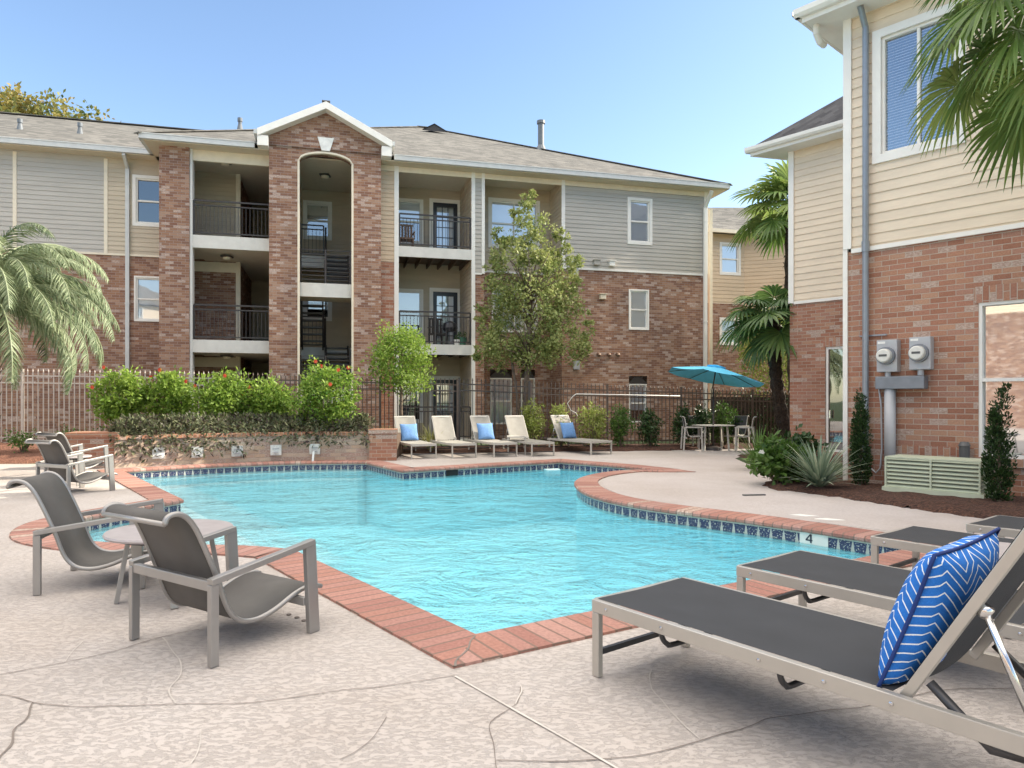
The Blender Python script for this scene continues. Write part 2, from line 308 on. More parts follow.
# ------------------------------------------------------------------ mesh builder
WLOC = {}
class MB:
    def __init__(s): s.v = []; s.f = []; s.fm = []; s.uv = []   # uv: per face list or None
    def face(s, pts, mi=0, uv=None):
        i = len(s.v); s.v.extend([tuple(p) for p in pts]); s.f.append(tuple(range(i, i+len(pts)))); s.fm.append(mi); s.uv.append(uv)
    def box(s, c, size, M=None, mi=0):
        x, y, z = [d/2 for d in size]; M = M or Matrix.Identity(4); c = Vector(c)
        P = [M @ (c+Vector((a*x, b*y, e*z))) for a in (-1, 1) for b in (-1, 1) for e in (-1, 1)]
        i = len(s.v); s.v.extend([tuple(p) for p in P])
        for q in ((0, 1, 3, 2), (4, 6, 7, 5), (0, 4, 5, 1), (2, 3, 7, 6), (0, 2, 6, 4), (1, 5, 7, 3)):
            s.f.append(tuple(i+k for k in q)); s.fm.append(mi); s.uv.append(None)
    def beam(s, a, b, wd, h, up=(0, 0, 1), mi=0):
        a, b = Vector(a), Vector(b); d = b-a; L = d.length; d.normalize()
        sx = d.cross(Vector(up));
        if sx.length < 1e-4: sx = d.cross(Vector((1, 0, 0)))
        sx.normalize(); uz = sx.cross(d)
        M = Matrix((( *sx, 0), (*d, 0), (*uz, 0), (0, 0, 0, 1))).transposed(); M.translation = (a+b)/2
        s.box((0, 0, 0), (wd, L, h), M, mi)
    def tube(s, pts, r, n=8, cap=True, mi=0):
        pts = [Vector(p) for p in pts]; k = len(pts); rr = r if isinstance(r, (list, tuple)) else [r]*k
        base = len(s.v); prev = None
        for i, p in enumerate(pts):
            d = (pts[min(i+1, k-1)]-pts[max(i-1, 0)]).normalized()
            if prev is None:
                a = d.cross(Vector((0, 0, 1)));
                if a.length < .05: a = d.cross(Vector((1, 0, 0)))
            else: a = prev-d*prev.dot(d)
            a.normalize(); prev = a; b = d.cross(a)
            for j in range(n):
                t = 2*math.pi*j/n; s.v.append(tuple(p+(a*math.cos(t)+b*math.sin(t))*rr[i]))
        for i in range(k-1):
            for j in range(n):
                q = base+i*n; s.f.append((q+j, q+(j+1) % n, q+n+(j+1) % n, q+n+j)); s.fm.append(mi); s.uv.append(None)
        if cap:
            s.f.append(tuple(base+j for j in range(n))[::-1]); s.fm.append(mi); s.uv.append(None)
            s.f.append(tuple(base+(k-1)*n+j for j in range(n))); s.fm.append(mi); s.uv.append(None)
    def prism(s, poly, z0, z1, mi=0, top=True, bottom=True):
        P = [Vector((p[0], p[1], 0)) for p in poly]; n = len(P)
        for i in range(n):
            a, b = P[i], P[(i+1) % n]; s.face([(a.x, a.y, z0), (b.x, b.y, z0), (b.x, b.y, z1), (a.x, a.y, z1)], mi)
        for tri in tessellate_polygon([P]):
            if top: s.face([(P[k].x, P[k].y, z1) for k in tri], mi)
            if bottom: s.face([(P[k].x, P[k].y, z0) for k in tri], mi)
    def build(s, name, mats, parent=None, smooth=False, bevel=0, fixn=False):
        me = bpy.data.meshes.new(name); off = Vector((0, 0, 0))
        if parent is not None: off = WLOC.get(parent.name, Vector((0, 0, 0)))
        me.from_pydata([tuple(Vector(p)-off) for p in s.v], [], s.f)
        if isinstance(mats, str): mats = [mats]
        for m in mats: me.materials.append(MATS[m])
        ul = me.uv_layers.new(name='uv'); data = ul.data; li = 0
        for fi, poly in enumerate(me.polygons):
            poly.material_index = s.fm[fi]; poly.use_smooth = smooth
            if s.uv[fi] is not None:
                for k in range(poly.loop_total): data[poly.loop_start+k].uv = s.uv[fi][k]
            else:
                n = poly.normal
                if abs(n.z) < .75:
                    t = Vector((-n.y, n.x, 0)).normalized()
                    sl_ = max(.25, math.sqrt(1-n.z*n.z))
                    for k in range(poly.loop_total):
                        p = Vector(s.v[s.f[fi][k]]); data[poly.loop_start+k].uv = (p.dot(t), p.z/sl_)
                else:
                    for k in range(poly.loop_total):
                        p = s.v[s.f[fi][k]]; data[poly.loop_start+k].uv = (p[0], p[1])
        if fixn:
            import bmesh
            bm = bmesh.new(); bm.from_mesh(me); bmesh.ops.remove_doubles(bm, verts=bm.verts, dist=1e-5); bmesh.ops.recalc_face_normals(bm, faces=bm.faces); bm.to_mesh(me); bm.free()
        o = bpy.data.objects.new(name, me); COL.objects.link(o)
        if parent is not None: o.parent = parent; WLOC[o.name] = off
        if bevel:
            bv = o.modifiers.new('bevel', 'BEVEL'); bv.width = bevel; bv.segments = 2; bv.limit_method = 'ANGLE'
        return o
def tag(o, label=None, cat=None, group=None, kind=None):
    if label: o['label'] = label
    if cat: o['category'] = cat
    if group: o['group'] = group
    if kind: o['kind'] = kind
    return o
def thing(name, loc, label, cat, group=None, rz=0):
    o = bpy.data.objects.new(name, None); COL.objects.link(o); o.location = loc; o.rotation_euler = (0, 0, rz)
    o.empty_display_size = .2; WLOC[o.name] = Vector(loc); return tag(o, label, cat, group)
def children(o): return [c for c in bpy.data.objects if c.parent == o]
def copy_tree(o, parent=None):
    c = o.copy(); COL.objects.link(c); c.parent = parent
    for ch in children(o): copy_tree(ch, c)
    return c
def place(o, loc, rz): o.location = loc; o.rotation_euler = (0, 0, rz)
def struct(mb, name, mats, **k): return tag(mb.build(name, mats, **k), kind='structure')

# ------------------------------------------------------------------ walls
class Wall:
    """vertical wall line from A to B seen from its right-hand side; s = metres from A, d = metres out of the wall"""
    def __init__(s, A, B):
        s.A = Vector(A); dv = Vector(B)-s.A; s.L = dv.length; s.e = dv.normalized(); s.n = Vector((s.e.y, -s.e.x))
    def P(s, a, d, z): q = s.A+s.e*a+s.n*d; return Vector((q.x, q.y, z))
    def s_at(s, px, d=0.0):
        k = (px-512)/FPX; o = s.A+s.n*d; return (k*o.y-o.x)/(s.e.x-k*s.e.y)
    def z_at(s, px, py, d=0.0):
        q = s.P(s.s_at(px, d), d, 0); return CAMH+(HZ-py)*q.y/FPX
    def sheet(s, mb, s0, s1, z0, z1, holes=(), d=0.0, lap=0.0):
        S = sorted({s0, s1, *[min(max(h[i], s0), s1) for h in holes for i in (0, 1)]})
        Z = sorted({z0, z1, *[min(max(h[i], z0), z1) for h in holes for i in (2, 3)]})
        for a, b in zip(S, S[1:]):
            if b-a < 1e-4: continue
            run = None
            for c, e in zip(Z, Z[1:]):
                cm, am = (c+e)/2, (a+b)/2
                solid = e-c > 1e-4 and not any(h[0] < am < h[1] and h[2] < cm < h[3] for h in holes)
                if solid: run = [c, e] if run is None else [run[0], e]
                if (not solid or e == Z[-1]) and run:
                    s._strip(mb, a, b, run[0], run[1], d, lap); run = None
    def _strip(s, mb, a, b, c, e, d, lap):
        if not lap:
            mb.face([s.P(a, d, c), s.P(b, d, c), s.P(b, d, e), s.P(a, d, e)]); return
        k = math.floor(c/lap+1e-6); z = c
        while z < e-1e-5:
            zn = min((k+1)*lap, e); k += 1
            f0 = 1-(z-(k-1)*lap)/lap; f1 = 1-(zn-(k-1)*lap)/lap; T = .016
            mb.face([s.P(a, d+T*f0, z), s.P(b, d+T*f0, z), s.P(b, d+T*f1, zn), s.P(a, d+T*f1, zn)])
            if f0 > .99: mb.face([s.P(a, d, z), s.P(b, d, z), s.P(b, d+T, z), s.P(a, d+T, z)])
            z = zn
    def bar(s, mb, s0, s1, z0, z1, d0, d1, mi=0):
        P = [s.P(a, b, c) for a in (s0, s1) for b in (d0, d1) for c in (z0, z1)]
        i = len(mb.v); mb.v.extend([tuple(p) for p in P])
        for q in ((0, 1, 3, 2), (4, 6, 7, 5), (0, 4, 5, 1), (2, 3, 7, 6), (0, 2, 6, 4), (1, 5, 7, 3)):
            mb.f.append(tuple(i+k for k in q)); mb.fm.append(mi); mb.uv.append(None)
    def frame(s, mb, s0, s1, z0, z1, d0, d1, wd, mi=0, bottom=True):
        s.bar(mb, s0, s0+wd, z0, z1, d0, d1, mi); s.bar(mb, s1-wd, s1, z0, z1, d0, d1, mi)
        s.bar(mb, s0+wd, s1-wd, z1-wd, z1, d0, d1, mi)
        if bottom: s.bar(mb, s0+wd, s1-wd, z0, z0+wd, d0, d1, mi)

def window(bld, W, s0, s1, z0, z1, d=0.0, trim=.1, proud=.03, inset=.05, blind='blind', drop=1.0, gl='glass', rail=True, cols=1, slats=False, trimmat='white_trim'):
    """W window with trim outside [s0,s1]x[z0,z1] opening; returns the hole"""
    m = MB()
    if trim: W.frame(m, s0-trim, s1+trim, z0-trim, z1+trim, d-.005, d+proud, trim)
    W.frame(m, s0, s1, z0, z1, d-inset-.04, d-.01, .045)
    if rail: W.bar(m, s0+.045, s1-.045, (z0+z1)/2-.025, (z0+z1)/2+.025, d-inset-.03, d-.014)
    for c in range(1, cols):
        q = s0+(s1-s0)*c/cols; W.bar(m, q-.02, q+.02, z0+.045, z1-.045, d-inset-.03, d-.018)
    o = m.build('window', trimmat, bld)
    p = MB(); p.face([W.P(s0+.02, d-inset-.02, z0+.02), W.P(s1-.02, d-inset-.02, z0+.02), W.P(s1-.02, d-inset-.02, z1-.02), W.P(s0+.02, d-inset-.02, z1-.02)]); p.build('pane', gl, o)
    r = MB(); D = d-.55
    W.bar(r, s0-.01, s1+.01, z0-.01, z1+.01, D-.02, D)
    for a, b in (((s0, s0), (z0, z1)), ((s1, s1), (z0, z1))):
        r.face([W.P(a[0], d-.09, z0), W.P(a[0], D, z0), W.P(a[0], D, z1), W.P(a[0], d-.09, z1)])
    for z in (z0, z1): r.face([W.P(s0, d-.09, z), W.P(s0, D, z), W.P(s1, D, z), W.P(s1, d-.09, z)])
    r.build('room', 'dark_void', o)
    if blind:
        b = MB(); zb = z1-(z1-z0)*drop; dd = d-inset-.045
        if slats:
            z = z1-.03
            while z > zb+.02: b.beam(W.P(s0+.03, dd, z), W.P(s1-.03, dd, z), .045, .004, up=(W.n.x*.5, W.n.y*.5, .85)); z -= .045
        else: W.bar(b, s0+.02, s1-.02, zb+.02, z1-.01, dd-.01, dd)
        b.build('blind', blind, o)
    return (s0, s1, z0, z1)

def downspout(bld, W, a, d, z0, z1, mat, wd=.09, foot=0.0, kick=None):
    m = MB(); W.bar(m, a-wd/2, a+wd/2, z0, z1, d, d+wd*.8)
    for z in (z0+.6, (z0+z1)/2, z1-.5): W.bar(m, a-wd/2-.01, a+wd/2+.01, z-.02, z+.02, d-.0, d+wd*.8+.008)
    if kick: m.beam(W.P(a, d+wd*.4, z1), W.P(*kick), wd, wd*.8, up=(W.e.x, W.e.y, 0))
    return m.build('downspout', mat, bld)

def hip_roof(m, pts, apex, mi=0):
    n = len(pts)
    for i in range(n): m.face([pts[i], pts[(i+1) % n], apex[i]] if apex[i] == apex[(i+1) % n] else [pts[i], pts[(i+1) % n], apex[(i+1) % n], apex[i]], mi)
def railing(parent, A, B, z0, h=1.05, gap=.11, name='railing', mat='iron_dark'):
    m = MB(); A = Vector(A); B = Vector(B); L = (B-A).length; e = (B-A).normalized()
    def q(t, z): p = A+e*t; return (p.x, p.y, z)
    for z in (z0+.09, z0+h-.14, z0+h): m.beam(q(0, z), q(L, z), .035, .035 if z < z0+h else .045)
    k = max(1, int(L/gap))
    for i in range(k+1): m.beam(q(L*i/k, z0+.09), q(L*i/k, z0+h-.12), .014, .014, up=(e.x, e.y, 0))
    kk = max(1, round(L/1.5))
    for i in range(kk+1): m.beam(q(L*i/kk*.999, z0), q(L*i/kk*.999, z0+h), .045, .045, up=(e.x, e.y, 0))
    return m.build(name, mat, parent)
def ceiling_light(parent, p):
    m = MB(); m.box(p, (.3, .3, .05)); o = m.build('ceiling_light', 'iron_dark', parent)
    m = MB(); m.tube([Vector(p)-Vector((0, 0, .02)), Vector(p)-Vector((0, 0, .08)), Vector(p)-Vector((0, 0, .1))], [.13, .12, .07], 12); m.build('light_shade', 'cream_trim', o)

# ================================================================== GROUND, POOL
# pool outline (inner edge of the coping), anticlockwise seen from above not required
def arc(c, r, a0, a1, n): return [(c[0]+r*math.cos(R(a0+(a1-a0)*i/n)), c[1]+r*math.sin(R(a0+(a1-a0)*i/n))) for i in range(n+1)]
def catmull(P, n=6):
    out = []
    for i in range(len(P)-1):
        p0 = Vector(P[max(i-1, 0)]); p1 = Vector(P[i]); p2 = Vector(P[i+1]); p3 = Vector(P[min(i+2, len(P)-1)])
        for k in range(n):
            t = k/n; q = .5*((2*p1)+(p2-p0)*t+(2*p0-5*p1+4*p2-p3)*t*t+(3*p1-p0-3*p2+p3)*t**3); out.append((q.x, q.y))
    out.append(tuple(P[-1])); return out
segs = []
near = (-.22, 4.12)
seg_left = [near, (-2.05, 6.49)]
seg_bay = catmull([(-2.05, 6.49), (-2.6, 6.66), (-3.4, 6.72), (-4.1, 6.85), (-4.75, 7.25), (-5.1, 7.9), (-5.05, 8.55), (-4.64, 9.80)], 5)
seg_pen = [(-4.64, 9.80), (-7.75, 13.85)]
seg_back = catmull([(-7.75, 13.85), (-7.1, 14.42), (-6.3, 14.98), (-5.3, 15.5), (-4.4, 15.76), (-3.3, 15.82)], 4)
seg_far = [(-3.3, 15.82), (-2.17, 13.9), (.63, 15.75), (1.1, 16.05)]
seg_far2 = catmull([(1.1, 16.05), (1.6, 15.55), (2.4, 14.75), (3.05, 13.85)], 4)
seg_tip = catmull([(3.05, 13.85), (2.35, 13.9), (1.6, 13.2), (1.15, 12.2), (1.08, 11.1), (1.27, 10.1), (1.72, 9.28), (2.33, 8.62), (2.86, 8.08), (3.4, 7.42), (3.9, 6.75), (4.25, 6.5)], 5)
seg_right = [(4.25, 6.5), (3.75, 6.55), near]
POOL = []
for sg in (seg_left, seg_bay, seg_pen, seg_back, seg_far, seg_far2, seg_tip, seg_right): POOL += [tuple(p) for p in sg[:-1]]
POOL = [POOL[0]]+[p for a, p in zip(POOL, POOL[1:]) if (Vector(p)-Vector(a)).length > .02]
_P = []
for _i in range(len(POOL)):
    _a, _b = Vector(POOL[_i]), Vector(POOL[(_i+1) % len(POOL)]); _k = max(1, int((_b-_a).length/.3))
    _P += [tuple(_a.lerp(_b, _j/_k)) for _j in range(_k)]
POOL = _P
def offset(P, dist):
    n = len(P); out = []
    for i in range(n):
        a, b, c = Vector(P[i-1]), Vector(P[i]), Vector(P[(i+1) % n]); e1 = (b-a).normalized(); e2 = (c-b).normalized()
        n1 = Vector((e1.y, -e1.x)); n2 = Vector((e2.y, -e2.x)); m = (n1+n2)
        if m.length < .1: m = n1
        m.normalize(); k = max(.55, m.dot(n1)); out.append(tuple(b+m*dist/k))
    return out
area = sum(POOL[i-1][0]*POOL[i][1]-POOL[i][0]*POOL[i-1][1] for i in range(len(POOL)))
SGN = 1 if area > 0 else -1
HOLE = offset(POOL, SGN*.02)
def sheet_with_hole(mb, outer, hole, z):
    P = [Vector((p[0], p[1], 0)) for p in outer]; Hh = [Vector((p[0], p[1], 0)) for p in hole]; allp = P+Hh
    for tri in tessellate_polygon([P, Hh]): mb.face([(allp[k].x, allp[k].y, z) for k in tri])
m = MB(); sheet_with_hole(m, [(-400, -300), (400, -300), (400, 600), (-400, 600)], offset(POOL, SGN*.05), -.012); struct(m, 'ground', 'lawn')
DECK = [(-22, -6), (12, -6), (9.5, 4), (6.4, 9.0), (5.0, 11.2), (5.2, 16.5), (6.6, 19.0), (8.6, 20.4), (1.2, 19.3), (-3.0, 18.6), (-3.2, 16.6), (-8.0, 15.2), (-9.5, 15.4), (-22, 14.6)]
m = MB(); sheet_with_hole(m, DECK, HOLE, 0.0); struct(m, 'pool_deck', 'deck')
# smooth side deck, a thin later pour
m = MB(); m.prism([tuple(p) for p in offset([q for q in POOL], SGN*.36)[0:0]] or [(5.05, 11.1), (6.3, 9.0), (7.6, 7.2), (4.75, 6.75), (4.3, 7.2), (3.75, 7.75), (3.1, 8.4), (2.5, 9.0), (1.95, 9.6), (1.6, 10.3), (1.48, 11.1), (1.55, 12.0), (1.95, 12.9), (2.5, 13.5), (3.2, 13.5), (3.4, 14.2), (2.6, 15.3), (2.0, 16.4), (5.4, 17.3), (5.1, 15)], -.02, .004); struct(m, 'side_deck', 'deck_smooth')

def coping(name, idx_pts, closed=False, wd=.36, mat='coping_brick'):
    m = MB(); P = [Vector(p) for p in idx_pts]; n = len(P); u = 0
    inn, out = [], []
    for i in range(n):
        a = P[i-1] if (closed or i) else P[i]; c = P[(i+1) % n] if (closed or i < n-1) else P[i]; b = P[i]
        e1 = (b-a).normalized() if (b-a).length else (c-b).normalized(); e2 = (c-b).normalized() if (c-b).length else e1
        n1 = Vector((e1.y, -e1.x))*SGN; n2 = Vector((e2.y, -e2.x))*SGN; mm = n1+n2
        if mm.length < .1: mm = n1
        mm.normalize(); k = max(.6, mm.dot(n1)); inn.append(b-mm*.03/k); out.append(b+mm*wd/k)
    rng = range(n) if closed else range(n-1)
    for i in rng:
        j = (i+1) % n; L = (P[j]-P[i]).length; u0, u1 = u, u+L; u = u1
        I0, I1, O0, O1 = inn[i], inn[j], out[i], out[j]; zt, zb = .016, -.045
        prof = [(0, zb, 0), (-.008, zb+.015, .02), (-.008, zt-.02, .05), (.012, zt, .07), (wd, zt, wd+.07), (wd, -.03, wd+.11)]
        d0 = (O0-I0).normalized(); d1 = (O1-I1).normalized(); l0 = (O0-I0).length; l1 = (O1-I1).length
        for (a, za, va), (b, zb_, vb) in zip(prof, prof[1:]):
            fa, fb = a/wd, b/wd; ee = (P[j]-P[i]).normalized()
            q4_ = [I0+d0*l0*fa, I1+d1*l1*fa, I1+d1*l1*fb, I0+d0*l0*fb]; uu_ = [u0+(q_-P[i]).dot(ee) for q_ in q4_] if L > .2 else [u0, u1, u1, u0]
            m.face([(*q4_[0], za), (*q4_[1], za), (*q4_[2], zb_), (*q4_[3], zb_)], 0, [(va+.02, uu_[0]), (va+.02, uu_[1]), (vb+.02, uu_[2]), (vb+.02, uu_[3])])
        m.face([(*I0, zb), (*I1, zb), (*(P[j]), zb), (*P[i], zb)])
    return struct(m, name, mat)
coping('pool_coping', POOL, True)
WZ = -.165
m = MB(); u = 0
for i in range(len(POOL)):
    a, b = POOL[i], POOL[(i+1) % len(POOL)]; L = (Vector(b)-Vector(a)).length
    m.face([(*a, -.215), (*b, -.215), (*b, -.03), (*a, -.03)], 0, [(u, -.215), (u+L, -.215), (u+L, -.03), (u, -.03)]); u += L
struct(m, 'waterline_tiles', 'waterline_tile')
m = MB()
for i in range(len(POOL)):
    a, b = POOL[i], POOL[(i+1) % len(POOL)]; m.face([(*a, -1.35), (*b, -1.35), (*b, -.21), (*a, -.21)])
PV = [Vector((*p, 0)) for p in POOL]
for tri in tessellate_polygon([PV]): m.face([(PV[k].x, PV[k].y, -1.35) for k in tri])
struct(m, 'pool_basin', 'plaster')
m = MB()
shelf = [(-2.0, 6.45), (-2.15, 7.25), (-3.9, 9.55), (-6.1, 12.5), (-6.9, 13.6), (-6.3, 14.4), (-5.4, 15.0), (-4.4, 15.3), (-3.4, 15.4), (-3.3, 15.8), (-4.4, 15.74), (-5.3, 15.48), (-6.3, 14.96), (-7.1, 14.4), (-7.73, 13.85), (-4.66, 9.8), (-5.03, 8.55), (-5.08, 7.9), (-4.75, 7.27), (-4.1, 6.87), (-3.4, 6.74), (-2.6, 6.68)]
m.prism(shelf, -1.34, -.36); struct(m, 'pool_shelf', 'plaster_pale')
m = MB(); sh2 = [(-2.1, 6.9), (-1.75, 7.35), (-3.5, 9.8), (-5.7, 12.7), (-6.5, 13.6), (-6.9, 13.6), (-6.1, 12.5), (-3.9, 9.55), (-2.15, 7.25)]; m.prism(sh2, -1.34, -.66); struct(m, 'pool_step', 'plaster_pale')
# water surface: gently displaced grid clipped to outline is a flat sheet with ripple normals
m = MB()
for tri in tessellate_polygon([PV]):
    q3 = [(PV[k].x, PV[k].y, WZ) for k in tri]
    if (Vector(q3[1])-Vector(q3[0])).cross(Vector(q3[2])-Vector(q3[0])).z < 0: q3 = q3[::-1]
    m.face(q3)
struct(m, 'pool_water', 'water')

# cracks and joints in the deck
def ribbon(m, pts, wd, z=.0045, n=5, wig=.012):
    P = catmull([tuple(p) for p in pts], n); P = [Vector(p) for p in P]
    out = []
    for i, p in enumerate(P):
        d = (P[min(i+1, len(P)-1)]-P[max(i-1, 0)]).normalized(); nn = Vector((-d.y, d.x)); k = pnoise(Vector((p.x*6, p.y*6, 3)))*wig
        ww = wd*.85*(.6+.6*abs(pnoise(Vector((p.x*9, p.y*9, 1)))))
        out.append((p+nn*(k+ww/2), p+nn*(k-ww/2)))
    for (a, b), (c, d) in zip(out, out[1:]): m.face([(*a, z), (*b, z), (*d, z), (*c, z)])
def gp(L): return [(G(x, y).x, G(x, y).y) for x, y in L]
m = MB()
for L, wd in (([(0, 675), (63, 663), (116, 651), (159, 638), (199, 630)], .009), ([(-60, 690), (0, 695), (33, 703), (73, 707), (176, 705), (252, 703), (340, 691), (390, 686), (455, 676)], .008),
              ([(33, 703), (25, 720), (15, 730), (13, 743), (0, 757), (-15, 775)], .013), ([(519, 686), (518, 703), (491, 723), (493, 746), (498, 775)], .006),
              ([(496, 761), (572, 762), (639, 756), (684, 746), (750, 727), (770, 719), (817, 713), (870, 706), (943, 691), (1024, 689)], .009), ([(340, 760), (356, 752), (376, 735), (386, 718)], .005)):
    ribbon(m, gp(L), wd)
struct(m, 'deck_cracks', 'crack_dark')
m = MB()
for L, wd in (([(163, 638), (174, 653), (182, 671), (170, 691), (175, 704)], .010), ([(519, 686), (521, 693), (516, 705)], .009), ([(651, 670), (652, 690), (679, 719), (700, 740)], .010), ([(83, 642), (70, 655), (66, 662)], .006), ([(201, 730), (200, 745), (190, 765)], .006)):
    ribbon(m, gp(L), wd, z=.005)
ribbon(m, gp([(455, 677), (520, 714), (611, 766), (640, 785)]), .017, z=.006, wig=0)
struct(m, 'deck_joint', 'joint_light')
m = MB(); ribbon(m, [(-.22, 4.11), (-.235, 3.98), (-.25, 3.86), (-.29, 3.72), (-.30, 3.64)], .02, z=.0185, wig=.02); struct(m, 'mitre_joint', 'crack_dark')
m = MB()
for x, y in ((289, 615), (297, 618), (304, 621)):
    p = G(x, y); m.tube([(p.x, p.y, .001), (p.x, p.y, .007)], .016, 8)
struct(m, 'deck_marks', 'crack_dark')
m = MB(); a, b = G(743, 496), G(765, 495.6); m.beam((a.x, a.y, .012), (b.x, b.y, .012), .05, .02); tag(m.build('drain_grate', 'unit_dark'), 'short dark drain bar set in the pale deck beside the mulch bed', 'drain')

def mound(name, poly, z0, zedge, mat, amp=.03, step=.16, zfun=None):
    """a bed of mulch: uneven surface over the polygon"""
    from mathutils.geometry import intersect_point_line
    P = [Vector(p) for p in poly]; xs = [p.x for p in P]; ys = [p.y for p in P]
    def inside(q):
        c = False; j = len(P)-1
        for i in range(len(P)):
            if (P[i].y > q.y) != (P[j].y > q.y) and q.x < (P[j].x-P[i].x)*(q.y-P[i].y)/(P[j].y-P[i].y)+P[i].x: c = not c
            j = i
        return c
    def dist(q):
        r = 9
        for i in range(len(P)):
            a, b = P[i-1], P[i]; t = max(0, min(1, (q-a).dot(b-a)/max(1e-6, (b-a).length_squared))); r = min(r, (a+(b-a)*t-q).length)
        return r
    m = MB(); nx = int((max(xs)-min(xs))/step)+1; ny = int((max(ys)-min(ys))/step)+1; idx = {}
    for i in range(nx+1):
        for j in range(ny+1):
            q = Vector((min(xs)+i*step, min(ys)+j*step))
            q2 = q+Vector((pnoise(Vector((q.x*5, q.y*5, 2))), pnoise(Vector((q.x*5, q.y*5, 8)))))*step*.4
            ins = inside(q); dd = dist(q)
            if not ins and dd > step*1.1: continue
            h = (zedge+(z0-zedge)*min(1, dd/.35)) if ins else -.03
            if ins: h += amp*pnoise(Vector((q.x*4, q.y*4, 0)))+amp*.5*pnoise(Vector((q.x*13, q.y*13, 5)))
            if zfun: h += zfun(q)
            idx[i, j] = len(m.v); m.v.append((q2.x, q2.y, h))
    for i in range(nx):
        for j in range(ny):
            k = [(i, j), (i+1, j), (i+1, j+1), (i, j+1)]
            if all(a in idx for a in k): m.f.append(tuple(idx[a] for a in k)); m.fm.append(0); m.uv.append(None)
    return tag(m.build(name, mat, smooth=True), kind='structure')
mound('mulch_bed', [(4.0, 11.25), (4.15, 10.75), (4.62, 10.1), (5.0, 9.25), (5.33, 8.5), (5.75, 7.75), (6.3, 6.9), (8.5, 6.5), (8.3, 8.8), (6.2, 11.2), (5.62, 11.8), (6.3, 12.5), (5.6, 13.0), (4.6, 12.4)], .07, .02, 'mulch')
mound('mulch_bed', [(5.55, 16.6), (6.2, 16.0), (7.3, 15.6), (8.3, 16.5), (7.16, 18.1), (9.2, 18.7), (9.4, 21.2), (7.0, 20.6), (7.0, 19.4), (6.4, 18.4), (5.7, 17.5)], .08, .02, 'mulch', step=.22)
mound('mulch_bed', [(1.0, 18.9), (4.0, 19.3), (7.4, 20.4), (9.0, 21.8), (-1.5, 20.6), (-3.6, 19.8), (-3.2, 18.2)], .10, .03, 'mulch', step=.25)
mound('mulch_bed', [(-17, 15.2), (-12.5, 15.4), (-9.3, 15.9), (-8.9, 18.6), (-17, 18)], .14, .04, 'mulch_red', step=.25, zfun=lambda q: max(0, (q.y-16.3)*.1))

# ================================================================== PLANTS
def leafquad(m, p, d, nrm, L, wd, rnd, fold=0):
    s = d.cross(nrm);
    if s.length < 1e-3: s = Vector((1, 0, 0))
    s.normalize(); u = rnd
    a = p; b = p+d*L*.5+s*wd*.5; c = p+d*L-nrm*L*.12; e = p+d*L*.5-s*wd*.5
    m.face([a, b, c, e], 0, [(u, 0), (u, .5), (u, 1), (u, .5)])
def rdir():
    while True:
        v = Vector((random.uniform(-1, 1), random.uniform(-1, 1), random.uniform(-1, 1)))
        if .05 < v.length < 1: return v.normalized()
def crown(m, c, rad, nclump, nleaf, L, wd, clumpr=.28, shell=.55, bias=0.0, shape=None, droop=0.0):
    """leaf clumps scattered through a lumpy volume"""
    c = Vector(c); rad = Vector(rad)
    for k in range(nclump):
        v = rdir(); r = shell+(1-shell)*random.random()**.6
        r *= .85+.3*pnoise(v*2.2+c)
        if shape: r *= shape(v)
        cc = c+Vector((v.x*rad.x, v.y*rad.y, v.z*rad.z))*r
        cr = clumpr*min(rad)*(.6+.8*random.random()); hue = random.random()
        for i in range(nleaf):
            q = rdir(); p = cc+q*cr*(random.random()**.5)
            d = (q*.8+rdir()*.8+Vector((0, 0, .25-droop))).normalized(); n = (rdir()+Vector((0, 0, .9))).normalized()
            leafquad(m, p, d, n, L*(.6+.8*random.random()), wd*(.7+.6*random.random()), min(.999, max(0, hue*.55+random.random()*.45)))
def branches(m, base, top, rad, tips, r0, bend=.12):
    base = Vector(base); top = Vector(top)
    mid = (base+top)/2+Vector((random.uniform(-bend, bend), random.uniform(-bend, bend), 0))
    m.tube([base, mid, top], [r0, r0*.8, r0*.5], 8)
    for i in range(tips):
        a = base.lerp(top, .45+.55*random.random()); v = rdir(); v.z = abs(v.z)*.8+.2
        e = a+Vector((v.x*rad[0], v.y*rad[1], v.z*rad[2]))*.75
        m.tube([a, a.lerp(e, .5)+Vector((0, 0, .06*rad[2])), e], [r0*.35, r0*.22, r0*.07], 5)
def tree(name, base, ctr, rad, label, cat, leaf, nclump, nleaf, L, wd, r0=.08, group=None, trunkname='trunk', tips=14, **k):
    t = thing(name, base, label, cat, group)
    m = MB(); b = Vector(base); c = Vector(ctr); branches(m, b, c+Vector((0, 0, rad[2]*.2)), rad, tips, r0); m.build(trunkname, 'trunk_bark', t, smooth=True)
    m = MB(); crown(m, ctr, rad, nclump, nleaf, L, wd, **k); m.build('crown', leaf, t); return t
